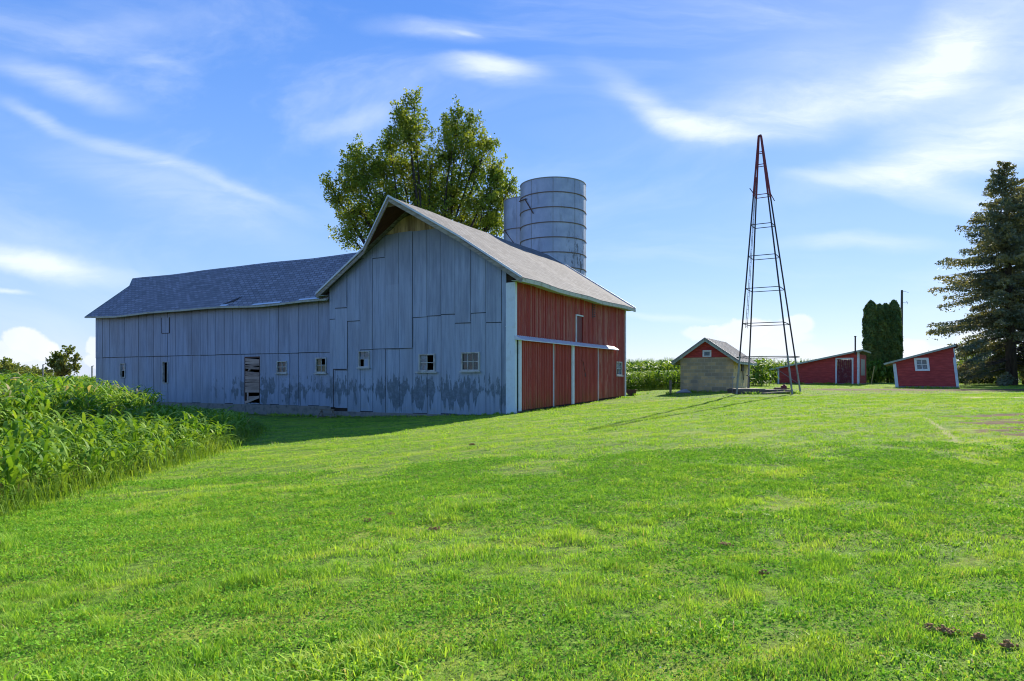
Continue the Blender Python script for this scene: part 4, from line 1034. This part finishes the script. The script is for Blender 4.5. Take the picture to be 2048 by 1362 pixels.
# ------------------------------------------------------------------ UTILITY POLE
ux, uy = (1802 - 1024) / 1365 * 85, 85.
up_ = empty('utility_pole', (ux, uy, h1(ux, uy)), 0, 'tall wooden utility pole with transformer box behind the evergreen columns', 'utility pole')
mb = MB(); mb.tube([(0, 0, -.3), (.12, 0, 11.5)], [.2, .13], 10); mb.build('pole', mat_wood('pole_wood', (.13, .12, .10), (.07, .06, .055), (6, 6, .7)), up_)
mb = MB(); mb.tube([(-.22, -.1, 8.4), (-.22, -.1, 9.1)], .2, 10); mb.build('transformer', GREYIRON, up_)
mb = MB(); mb.tube([(.12, 0, 11.3), (.5, 0, 11.35), (1.0, .1, 11.2)], .02, 5); mb.tube([(.6, 0, 9.9), (.72, 0, 10.1), (.85, 0, 9.95), (.75, 0, 9.75)], .03, 5); mb.tube([(.12, 0, 10.0), (.6, 0, 9.9)], .02, 5); mb.build('service_hook', IRON, up_)

# ------------------------------------------------------------------ CORN
def corn_plant(seed, h, nl, segs, tassel=False, wid=.085):
    q = random.Random(seed); V = []; F_ = []
    def ribbon(P, W_, side):
        n0 = len(V)
        for p, w_ in zip(P, W_): V.append(tuple(p - side * w_ / 2)); V.append(tuple(p + side * w_ / 2))
        for i in range(len(P) - 1): F_.append((n0 + 2 * i, n0 + 2 * i + 1, n0 + 2 * i + 3, n0 + 2 * i + 2))
    bend = Vector((q.uniform(-.1, .1), q.uniform(-.1, .1), 0)) * h
    st = lambda t_: Vector((bend.x * t_ * t_, bend.y * t_ * t_, h * .92 * t_))
    for a_ in (0, 1.57):
        sdv = Vector((math.cos(a_), math.sin(a_), 0)); ribbon([st(0), st(.5), st(1)], [.035, .028, .012], sdv)
    a0 = q.random() * 6.28
    for k in range(nl):
        t_ = .10 + .88 * (k + q.random() * .4) / nl; az = a0 + (k % 2) * math.pi + q.uniform(-.6, .6)
        d_ = Vector((math.cos(az), math.sin(az), 0)); L = (.50 + .48 * math.sin(math.pi * min(1, t_ * .9 + .1))) * (.55 + .3 * h) * q.uniform(.85, 1.2)
        pit = q.uniform(1.0, 1.4); P_ = [st(t_)]; W_ = [wid * .5]; ps = pit; drop = q.uniform(1.2, 2.9)
        for i in range(segs):
            f_ = (i + 1) / segs; ps = pit - drop * f_ ** 1.7
            P_.append(P_[-1] + (d_ * math.cos(ps) + Vector((0, 0, 1)) * math.sin(ps)) * L / segs)
            W_.append(wid * (1.15 if f_ < .5 else 1.15 * (1 - f_) * 2 * .92 + .06) * q.uniform(.9, 1.1))
        tw_ = q.uniform(-.35, .35)
        sdv = (d_.cross(Vector((0, 0, 1))) + Vector((0, 0, tw_))).normalized()
        ribbon(P_, W_, sdv)
    if tassel:
        for k in range(5):
            az = q.random() * 6.28; d_ = Vector((math.cos(az), math.sin(az), 2.2)).normalized()
            ribbon([st(1), st(1) + d_ * .32], [.02, .012], Vector((math.sin(az), -math.cos(az), 0)))
    return np.array(V), np.array(F_)
def scatter(temps, which, X, Y, Z_, rot, sc):
    Vs, Fs = [], []; off = 0
    for k, (tv, tf) in enumerate(temps):
        m_ = which == k; n = m_.sum()
        if not n: continue
        c, s_ = np.cos(rot[m_])[:, None], np.sin(rot[m_])[:, None]; S_ = sc[m_][:, None]
        vx = (tv[None, :, 0] * c - tv[None, :, 1] * s_) * S_ + X[m_][:, None]
        vy = (tv[None, :, 0] * s_ + tv[None, :, 1] * c) * S_ + Y[m_][:, None]
        vz = tv[None, :, 2] * S_ + Z_[m_][:, None]
        Vs.append(np.stack([vx, vy, vz], -1).reshape(-1, 3))
        Fs.append((tf[None] + (np.arange(n) * len(tv))[:, None, None]).reshape(-1, 4) + off); off += n * len(tv)
    return np.concatenate(Vs), np.concatenate(Fs)
CORN = mat_leaf('corn_leaf', (.05, .15, .014), (.20, .38, .035), (.34, .48, .07), .36, .55, 1.6, .8, .05)
hts = [.55, .8, 1.1, 1.4, 1.75, 2.1]
def corn_set(segs, nlf, seed, tassel=False, wid=.085, var=3):
    return [corn_plant(seed + 10 * i + j, h, max(5, int(nlf * (h / 2.1) ** .5)), segs, tassel, wid * (.50 + .16 * h)) for i, h in enumerate(hts) for j in range(var)]
r = np.random.default_rng(21)
def field_pts(x0, x1, y0, y1, row, sp, keep):
    xs = np.arange(x0, x1, row); ys = np.arange(y0, y1, sp); X, Y = np.meshgrid(xs, ys); X = X.ravel() + r.normal(size=X.size) * .07; Y = Y.ravel() + r.normal(size=Y.size) * .07
    m_ = keep(X, Y); return X[m_], Y[m_]
def target_h(X, Y):
    d_ = corn_dist(X, Y)
    near_ = np.interp(d_, [0, .6, 1.6, 2.9, 3.3, 3.6, 4.2, 4.5, 7], [.6, .9, 1.05, 1.15, .9, .45, .45, 1.75, 2.2])
    far_ = np.interp(d_, [0, .6, 1.5, 2.6, 4.2, 6.5, 9], [.62, .95, 1.08, 1.25, 1.6, 2.05, 2.25]); w_ = np.interp(Y, [19, 25], [0, 1])
    h = near_ * (1 - w_) + far_ * w_
    h = h * np.where(d_ < 4, np.interp(Y, [17, 25, 31], [1, .82, .62]), 1)
    return h * (.80 + .42 * fnoise(X, Y, .8)) * (.92 + .16 * r.random(len(X)))
infr = lambda X, Y: (np.abs(X) < Y * .80 + 2.5)
Xn, Yn = field_pts(-34, -6, 6, 26, .72, .21, lambda X, Y: (corn_dist(X, Y) > 0) & infr(X, Y))
Xf, Yf = field_pts(-48, -9, 26, 46, .7, .24, lambda X, Y: (corn_dist(X, Y) > 0) & infr(X, Y))
Xg, Yg = field_pts(-110, -28, 46, 105, 1.2, .8, lambda X, Y: (corn_dist(X, Y) > 0) & (np.abs(X) < Y * .84 + 3) & ((Y < 95)))
def place(X, Y, temps, var=3):
    h = target_h(X, Y); k = np.array([np.argmin(np.abs(np.array(hts) - q_)) for q_ in h]); w_ = k * var + r.integers(0, var, len(X))
    return w_, H(X, Y) - .03, r.random(len(X)) * 6.283, h / np.array(hts)[k]
TN = corn_set(6, 12, 100); TF_ = corn_set(3, 10, 400)
wn, zn, rn, sn = place(Xn, Yn, TN)
# the 300 plants that show largest become things of their own
dd = corn_dist(Xn, Yn); vis = np.abs(Xn) < Yn * .745
score = np.where(vis & (dd < 3.2), sn * np.array(hts)[wn // 3] / Yn, 0); score = np.where(vis & (Yn < 12) & (dd < 2.2), score * 1.3, score)
own = np.argsort(-score)[:300]; own = own[score[own] > 0]
rest = np.ones(len(Xn), bool); rest[own] = False
V1, F1 = scatter(TN, wn[rest], Xn[rest], Yn[rest], zn[rest], rn[rest], sn[rest])
wf, zf, rf, sf = place(Xf, Yf, TF_); V2, F2 = scatter(TF_, wf, Xf, Yf, zf, rf, sf)
TG = corn_set(2, 7, 700, False, .2, 1); wg, zg, rg, sg = place(Xg, Yg, TG, 1); V3, F3 = scatter(TG, wg, Xg, Yg, zg, rg, sg)
V = np.concatenate([V1, V2, V3]); F = np.concatenate([F1, F2 + len(V1), F3 + len(V1) + len(V2)])
tag(link_mesh('cornfield', np_mesh('cornfield', V, [F]), CORN), 'dense green corn field filling the left side in front of the barn wing', 'corn', None, 'stuff')
tmesh = []
for k, (tv, tf) in enumerate(TN):
    me = np_mesh('corn_plant', tv, [tf]); me.materials.append(CORN); tmesh.append(me)
for i in own:
    o_ = bpy.data.objects.new('corn_plant', tmesh[wn[i]]); COL.objects.link(o_)
    o_.location = (Xn[i], Yn[i], zn[i]); o_.rotation_euler = (0, 0, rn[i]); o_.scale = (sn[i],) * 3
    tag(o_, 'leafy green corn plant growing along the lawn edge of the left corn field', 'corn plant', 'corn plants along the lawn edge of the left field')
# weeds fringe along field edge
n = 15000; y = r.random(n) ** .7 * 28 + 5.; x = xedge(y) + r.normal(size=n) * .34 - .25
kp = infr(x, y); x = x[kp]; y = y[kp]; n = len(x); hgt_ = (.05 + .38 * r.random(n) ** 2) * np.clip(1.2 - (x - xedge(y)) * .9, .25, 1.3); az = r.random(n) * 6.283; wd = .008 + .012 * r.random(n) * (y / 12)
b = np.stack([x, y, H(x, y) - .01], -1); dx, dy = np.cos(az), np.sin(az); s_ = np.stack([-dy * wd / 2, dx * wd / 2, dx * 0], -1)
ml = np.stack([dx * hgt_ * .25, dy * hgt_ * .25, hgt_ * .75], -1); tp = np.stack([dx * hgt_ * 1.2, dy * hgt_ * 1.2, hgt_ * (.7 + .4 * r.random(n))], -1)
V = np.stack([b - s_, b + s_, b + ml + s_, b + ml - s_, b + tp], 1).reshape(-1, 3); i = np.arange(n)[:, None] * 5
WEED = mat_leaf('weed_grass', (.09, .20, .025), (.22, .36, .045), (.34, .42, .08), .4, .5, 1.2, .6)
tag(link_mesh('edge_weeds', np_mesh('edge_weeds', V, [i + np.array([[0, 1, 2, 3]]), i + np.array([[3, 2, 4]])]), WEED), 'ragged tall grass and weeds along the foot of the left corn', 'weeds', None, 'stuff')
# right hand field behind the hut
def place2(x0, x1, y0, y1, row, sp, keep, hfun, temps):
    X, Y = field_pts(x0, x1, y0, y1, row, sp, keep); h = hfun(X, Y) * (.9 + .2 * r.random(len(X)))
    k = np.array([np.argmin(np.abs(np.array(hts) - q_)) for q_ in h]); w_ = k * 1 + 0
    return scatter(temps, w_, X, Y, H(X, Y) - .03, r.random(len(X)) * 6.283, h / np.array(hts)[k])
TR = corn_set(3, 11, 900, False, .13, 1); TR2 = corn_set(2, 9, 1200, True, .2, 1)
gap = lambda X, Y: ~((X > 19.5) & (Y < 60)) & ~((X > 24) & (Y < 75))
Va, Fa = place2(3.5, 24, 53.5, 60, .75, .26, lambda X, Y: (Y > 53.5 + .18 * X - 1.2) & (X > 6.5) & (X < 22) & gap(X, Y), lambda X, Y: 1.62 + 0 * X, TR)
Vb, Fb = place2(3.5, 46, 62, 78, .9, .38, lambda X, Y: (X > 4) & (X < Y * .62) & gap(X, Y), lambda X, Y: 2.45 + 0 * X, TR2)
Vc, Fc = place2(2, 75, 79, 118, 1.5, .9, lambda X, Y: (X < Y * .8), lambda X, Y: 2.55 + 0 * X, TR2)
V = np.concatenate([Va, Vb, Vc]); F = np.concatenate([Fa, Fb + len(Va), Fc + len(Va) + len(Vb)])
CORN2 = mat_leaf('far_corn_leaf', (.08, .18, .025), (.18, .30, .05), (.24, .34, .07), .38, .55, .5, .7)
tag(link_mesh('far_cornfield', np_mesh('far_cornfield', V, [F]), CORN2), 'green corn field behind the block hut and the long red shed', 'corn', None, 'stuff')

# ------------------------------------------------------------------ TREES
def card_mesh(name, P, size, nrm, mat, parent, rng, aspect=.6):
    V, Q = leaf_quads(P, size, nrm, rng, aspect)
    return link_mesh(name, np_mesh(name, V, [Q]), mat, parent)
BARK = mat_wood('bark', (.085, .07, .055), (.04, .033, .028), (5, 5, 1.2))
def broadleaf(name, base, blobs, trunk_r, fork_z, leaf, n_spray, n_leaf, lsz, label, cat, seed, splay=1., nbr=5, group=None):
    """blobs: (dx,dy,z,rx,ry,rz) relative to the base"""
    rg_ = np.random.default_rng(seed); q = random.Random(seed)
    t_ = empty(name, base, 0, label, cat, group)
    mb = MB(); fork = Vector((0, 0, fork_z))
    mb.tube([(0, 0, -.3), (.05, 0, fork_z * .5), fork], [trunk_r * 1.3, trunk_r, trunk_r * .85], 10)
    Ps, Ns, Ss = [], [], []
    for (bx_, by_, bz_, rx, ry, rz_) in blobs:
        c = Vector((bx_, by_, bz_)); mid = fork.lerp(c, .5) + Vector((q.uniform(-.5, .5), q.uniform(-.5, .5), -.1 * (c - fork).length * .4))
        mb.tube([fork, mid, c], [trunk_r * .5, trunk_r * .3, trunk_r * .12], 6)
        k = int(n_spray * (rx * ry * rz_) ** (.6) / 4)
        d = rg_.normal(size=(k, 3)); d /= np.linalg.norm(d, axis=1, keepdims=True)
        rad = rg_.random(k) ** .55
        E = np.array(c) + d * rad[:, None] * np.array([rx, ry, rz_])
        dirv = d * .7 + np.array([0, 0, .75]) + rg_.normal(size=(k, 3)) * .25; dirv /= np.linalg.norm(dirv, axis=1, keepdims=True)
        L = (.9 + .9 * rg_.random(k)) * splay * (.6 + .2 * (rx + rz_) / 2) * .8
        for j in range(0, k, nbr):
            s_ = Vector(E[j]) - Vector(dirv[j]) * L[j]; mb.tube([c.lerp(s_, .1), s_, Vector(E[j]) + Vector(dirv[j]) * L[j] * .3], [trunk_r * .10, .03, .008], 4, False)
        tt = rg_.random((k, n_leaf)); off = rg_.normal(size=(k, n_leaf, 3)) * (.30 * splay * (1.05 - .75 * tt))[..., None]
        Pp = E[:, None] + dirv[:, None] * (tt * 1.5 - .6)[..., None] * L[:, None, None] + off
        Ps.append(Pp.reshape(-1, 3)); Ns.append((rg_.normal(size=(k * n_leaf, 3)) + np.array([0, -.1, .5])))
    P = np.concatenate(Ps); N = np.concatenate(Ns); sz = lsz * (.6 + .8 * rg_.random(len(P)))
    mb.build('trunk', BARK, t_, True)
    card_mesh('crown', P, sz, N, leaf, t_, rg_, .7)
    return t_
MAPLE = mat_leaf('maple_leaf', (.085, .15, .022), (.20, .29, .038), (.38, .42, .06), .38, .55, .28, .8)
ZT = 62.; k_ = ZT / 1365
base = ((852 - 1024) * k_, ZT, .3)
def bl(px, py, rx, ry, dep=0., dr=None):
    return ((px - 852) * k_, dep, 1.3 + (757 - py) * k_, rx * k_, (dr or (rx + ry) / 2) * k_, ry * k_)
maple = [bl(815, 235, 26, 40), bl(822, 275, 42, 45, -1), bl(800, 330, 55, 50, 1), bl(780, 285, 24, 22, 0), bl(835, 360, 40, 50, 1.5),
         bl(905, 250, 26, 30), bl(935, 262, 30, 42, 1), bl(905, 310, 40, 50, -1), bl(950, 325, 42, 45), bl(975, 285, 16, 20), bl(905, 380, 52, 50, 1),
         bl(712, 312, 30, 26, 0), bl(690, 360, 34, 30, 1), bl(730, 360, 40, 45, -1), bl(672, 395, 20, 20), bl(715, 415, 45, 40, 0), bl(745, 440, 50, 45, 1.5), bl(700, 470, 34, 26, 0), bl(770, 400, 40, 50, -1),
         bl(820, 430, 55, 55, 2), bl(880, 450, 60, 50, 0), bl(990, 350, 30, 34, 0), bl(1005, 395, 28, 36, 1), bl(970, 400, 45, 50, -1), bl(760, 330, 34, 40, 1), bl(862, 330, 22, 34, 0), bl(868, 400, 40, 40, 1), bl(660, 372, 16, 16), bl(828, 205, 12, 18), bl(918, 222, 10, 16), bl(940, 440, 60, 45, 1.5), bl(990, 440, 34, 30, 0), bl(1022, 375, 12, 16)]
broadleaf('maple_tree', base, maple, .42, 6.5, MAPLE, 64, 56, .20, 'big leafy maple tree with twin tops rising behind the tall barn roof', 'tree', 5, 1.0, 4)
FARL = mat_leaf('far_tree_leaf', (.12, .18, .04), (.24, .30, .07), (.27, .28, .07), .3, .6, .3, .7)
ZT2 = 120.; k_ = ZT2 / 1365
def bl2(px, py, rx, ry, cx=125): return ((px - cx) * k_, 0, 1.9 + (757 - py) * k_, rx * k_, rx * k_, ry * k_)
broadleaf('far_tree', ((125 - 1024) * k_, ZT2, -.3), [bl2(118, 712, 13, 9), bl2(137, 700, 9, 8), bl2(108, 726, 13, 11), bl2(128, 728, 16, 12), bl2(150, 720, 9, 10), bl2(118, 742, 22, 8), bl2(150, 738, 9, 8)],
          .25, 2.2, FARL, 80, 18, .42, 'rounded lone tree beyond the corn left of the barn wing', 'tree', 8, .7, 6)
# far tree line: individual round trees
rt = random.Random(5)
FT = [(-10, 205, 8.0, 6.), (6, 200, 7.2, 5.5), (22, 204, 5.8, 4.2), (34, 300, 7.4, 7.5), (48, 305, 7.0, 7), (62, 300, 6.6, 7), (76, 305, 6.2, 7), (92, 310, 5.4, 7)]
lab = ['large round tree cut by the left picture edge beyond the corn', 'round yellow green tree second in the far row at the left edge', 'small round tree at the right end of the near clump at far left',
       'low dark tree starting the distant tree line at far left', 'second low tree of the distant tree line at far left', 'third low tree of the distant tree line at far left', 'fourth low tree of the distant line before the lone tree', 'lowest tree of the distant line just left of the lone tree']
for (px, zz_, hh_, rr_), l_ in zip(FT, lab):
    X_ = (px - 1024) / 1365 * zz_
    broadleaf('far_tree', (X_, zz_, -.4), [(0, 0, hh_ * .62, rr_ * .8, rr_ * .8, hh_ * .36), (-rr_ * .5, 0, hh_ * .45, rr_ * .6, rr_ * .6, hh_ * .3), (rr_ * .5, 0, hh_ * .45, rr_ * .6, rr_ * .6, hh_ * .3)], .3, 1.8, FARL, 26, 16, .8, l_, 'tree', px + 40, 1.2, 8, 'distant trees at far left')
# posts at the far left
for px, zz_, top, l_ in ((86, 100, 729, 'thin grey pole standing just left of the lone far tree'), (184, 90, 732, 'thin dark pole close to the left end of the barn wing')):
    X_ = (px - 1024) / 1365 * zz_; mb = MB(); tz = 1.6 + (757 - top) * zz_ / 1365
    mb.tube([(0, 0, 0), (0, 0, tz + .4)], .09, 8); mb.tube([(0, 0, tz + .38), (.25, 0, tz + .42)], .05, 6)
    q = mb.build('far_pole', GREYIRON); q.location = (X_, zz_, -.4); tag(q, l_, 'pole')

# spruce
SPRL = mat_leaf('spruce_needles', (.10, .135, .095), (.18, .205, .125), (.36, .31, .13), .25, .6, .5, .6)
def spruce(base, height, prof, seed, label, leanx=0.):
    rg_ = np.random.default_rng(seed); q = random.Random(seed)
    t_ = empty('spruce_tree', base, 0, label, 'tree', None)
    mb = MB(); mb.tube([(0, 0, -.3), (leanx * .3, 0, height * .4), (leanx, 0, height)], [.50, .30, .03], 10)
    Ps, Ns, Ss = [], [], []
    z = 1.9
    while z < height - .15:
        rmax = .90 * np.interp(z / height, prof[0], prof[1]); nb = 5
        for b_ in range(nb):
            az = q.random() * 6.28; L = rmax * q.uniform(.50, 1.15); d = np.array([math.cos(az), math.sin(az), 0]); t0 = np.array([leanx * z / height, 0, z + q.uniform(-.45, .45)])
            droop = .20 + .14 * (1 - z / height); rise = .12 + .35 * (z / height)
            ns = max(4, int(L * 4.4)); tt = np.linspace(.12 if z > 4.6 else .5, 1, ns); rise += q.uniform(-.12, .16)
            C = t0 + d * (tt * L)[:, None] + np.array([0, 0, 1.]) * ((tt * rise - (tt ** 1.6) * droop * 1.5 + np.clip(tt - .75, 0, 1) * .35) * L)[:, None]
            if z < height * .97:
                mb.tube([tuple(t0), tuple(C[ns // 2]), tuple(C[-1])], [.05, .03, .008], 4, False)
            side = np.array([-d[1], d[0], 0])
            for s_ in (-1, 1):
                tl = (.30 + .55 * (1 - tt)) * min(1.4, .35 + L * .28)
                m_ = 7
                f_ = np.linspace(.05, 1, m_)
                pts = C[:, None] + (side * s_ * .75 + d * .55)[None, None] * (tl[:, None] * f_)[..., None] + np.array([0, 0, -1.]) * (tl[:, None] * f_ ** 1.5 * .55)[..., None] + rg_.normal(size=(ns, m_, 3)) * .06
                Ps.append(pts.reshape(-1, 3)); Ns.append(np.tile(np.array([0, 0, .7]), (ns * m_, 1)) + rg_.normal(size=(ns * m_, 3)) * .8)
            dn = C[:, None] + np.array([0, 0, -1.]) * (rg_.random((ns, 3)) * .7)[..., None] + rg_.normal(size=(ns, 3, 3)) * .07
            Ps.append(dn.reshape(-1, 3)); Ns.append(rg_.normal(size=(ns * 3, 3)))
        z += .42
    P = np.concatenate(Ps); N = np.concatenate(Ns)
    mb.build('trunk', BARK, t_, True)
    card_mesh('crown', P, .20 + .16 * rg_.random(len(P)), N, SPRL, t_, rg_, .42)
    return t_
prof = ([0, .08, .12, .24, .34, .45, .55, .62, .72, .85, .95, 1.], [3.5, 4.6, 6.0, 6.8, 5.9, 6.3, 6.1, 5.4, 4.2, 2.3, 1.0, .15])
spruce(((2024 - 1024) / 1365 * 60, 60, 1.0), 19.6, prof, 11, 'tall dark spruce whose left branches reach over the leaning shed', -.75)
prof2 = ([0, .08, .12, .3, .5, .7, .85, 1.], [3., 4.2, 5.2, 6., 5.2, 3.9, 2.2, .1])
spruce(((2056 - 1024) / 1365 * 63, 63, 1.0), 19.5, prof2, 17, 'second dark spruce partly cut by the right picture edge', .2)

# arborvitae
ARB = mat_leaf('arborvitae_leaf', (.06, .12, .035), (.13, .20, .055), (.24, .28, .07), .2, .6, .8, .5)
def arborvitae(base, leaders, seed, label):
    rg_ = np.random.default_rng(seed); t_ = empty('arborvitae', base, 0, label, 'tree', 'evergreen columns')
    mb = MB(); Ps, Ns = [], []
    for dx, dy, hh_, rr_ in leaders:
        mb.tube([(dx * .4, dy * .4, -.2), (dx, dy, hh_ * .5), (dx, dy, hh_ * .92)], [.16, .1, .02], 8)
        n = 15000; z = rg_.random(n) ** .9; prof_ = np.interp(z, [0, .1, .3, .7, .9, .97, 1], [.55, .85, 1, .97, .78, .45, .1]) * rr_ * .86
        az = rg_.random(n) * 6.283; lump = 1 + .20 * np.sin(az * 3 + z * 17) * np.sin(z * 23 + dx * 7) + .08 * np.sin(az * 7 + z * 41)
        rad = prof_ * lump * (.70 + .42 * rg_.random(n))
        P = np.stack([dx + rad * np.cos(az), dy + rad * np.sin(az), .75 + z * (hh_ - .8) + .12 * rg_.random(n)], -1)
        Ps.append(P); Ns.append(np.stack([np.cos(az), np.sin(az), .25 + 0 * az], -1) + rg_.normal(size=(n, 3)) * .55)
    mb.build('trunk', BARK, t_, True)
    P = np.concatenate(Ps); N = np.concatenate(Ns); V, Q = leaf_quads(P, .16 + .26 * rg_.random(len(P)) ** 2, N, rg_, .5)
    link_mesh('crown', np_mesh('crown', V, [Q]), ARB, t_)
Z3 = 78.; k_ = Z3 / 1365
arborvitae(((1749 - 1024) * k_, Z3, 1.08), [(-.42, 0, 9.35, .88), (.15, .55, 9.2, .8), (.50, -.1, 8.95, .82)], 31, 'left one of the two tall dark evergreen columns by the utility pole')
arborvitae(((1779 - 1024) * k_, Z3, 1.08), [(-.42, .1, 9.05, .85), (.48, 0, 9.4, .90)], 32, 'right one of the two tall dark evergreen columns by the utility pole')

# bushes
BUSH = mat_leaf('bush_leaf', (.13, .22, .035), (.28, .38, .06), (.07, .13, .03), .4, .5, .9, .8)
BUSHD = mat_leaf('dark_bush_leaf', (.03, .06, .018), (.055, .09, .025), (.09, .10, .03), .25, .5, .9, .6)
BU = [(1930, 74, 4.4, 2.1, BUSH, 'bright green bush seen just right of the leaning shed'), (1962, 76, 5.0, 2.3, BUSH, 'bright green bush under the spruce branches left of the trunks'), (1996, 75, 4.6, 2.2, BUSH, 'bright green bush next to the left spruce trunk'),
      (2052, 77, 4.2, 2.2, BUSH, 'bright green bush behind the right spruce at the picture edge'),
      (1950, 68, 1.9, 1.5, BUSHD, 'low dark bush in the shade right of the leaning shed'), (1983, 67, 1.8, 1.5, BUSHD, 'low dark bush in the shade beside the spruce trunks'), (1915, 69, 1.9, 1.3, BUSHD, 'low dark bush half behind the leaning shed'),
      (1768, 92, 3.4, 2.4, BUSH, 'leafy bush behind the foot of the evergreen columns'), (1848, 66, 3.9, .55, BUSH, 'small leafy sprig showing above the leaning shed roof'), (1828, 90, 2.6, 2.2, BUSH, 'leafy bush far behind the leaning shed roof')]
for k, (px, zz_, hh_, rr_, mt, l_) in enumerate(BU):
    X_ = (px - 1024) / 1365 * zz_
    broadleaf('bush', (X_, zz_, h1(X_, zz_)), [(0, 0, hh_ * .60, rr_, rr_, hh_ * .38), (-rr_ * .6, .2, hh_ * .3, rr_ * .8, rr_ * .8, hh_ * .33), (rr_ * .6, -.2, hh_ * .3, rr_ * .8, rr_ * .8, hh_ * .33), (0, -.3, hh_ * .18, rr_ * 1.1, rr_, hh_ * .22)],
              .08, hh_ * .15, mt, 60 if rr_ > 1 else 12, 14, .2, l_, 'bush', 60 + k, .8, 8)

# ------------------------------------------------------------------ DIRT CLODS
SOIL = mat_paint('dry_soil', (.33, .18, .08), (.14, .08, .04), .9, .95)
def clod(px, py, w_, l_):
    zg_ = 0
    Zd = 1365 * 1.5 / (py - 757)
    for _ in range(6):
        X_ = (px - 1024) / 1365 * Zd; Zd = 1365 * (1.6 - h1(X_, Zd)) / (py - 757)
    mb = MB(); q = random.Random(px)
    for k in range(int(30 + w_ * 260)):
        c = Vector((q.gauss(0, w_ * .32), q.gauss(0, w_ * .2), abs(q.gauss(0, .013)) + .006)); s_ = q.uniform(.005, .013)
        V = []
        for i_ in range(3):
            for j in range(5):
                a_ = 6.283 * j / 5; b_ = -1 + i_; rr2 = s_ * q.uniform(.7, 1.3) * (1 if i_ == 1 else .6); V.append(c + Vector((math.cos(a_) * rr2, math.sin(a_) * rr2, b_ * s_ * .7)))
        F_ = [(i_ * 5 + j, i_ * 5 + (j + 1) % 5, (i_ + 1) * 5 + (j + 1) % 5, (i_ + 1) * 5 + j) for i_ in range(2) for j in range(5)] + [(4, 3, 2, 1, 0), (10, 11, 12, 13, 14)]
        mb.add(V, F_)
    o_ = mb.build('dirt_clod', SOIL); o_.location = (X_, Zd, h1(X_, Zd) + .004); tag(o_, l_, 'dirt clod', 'crumbled dirt clods on the lawn')
for c in [(1858, 1264, .075, 'larger crumbly dirt clod at the lower right, left half of the pair'), (1897, 1268, .085, 'larger crumbly dirt clod at the lower right, right half of the pair'), (1958, 1282, .05, 'small dirt clod just right of the pair of large clods'),
          (2014, 1296, .05, 'flat dirt clod nearest the lower right corner'), (868, 1062, .10, 'brown dirt clod in the middle of the lawn below the barn corner'), (1450, 1093, .08, 'dark dirt clod right of the lawn centre'),
          (1526, 1150, .05, 'tiny dirt clod alone in the lower right lawn'), (782, 1032, .08, 'flat dirt crumbs left of the clod in the lawn middle'), (735, 1045, .07, 'farther left dirt crumbs in the lawn middle'), (945, 890, .10, 'dirt crumbs on the lawn below the barn shadow edge')]:
    clod(*c)
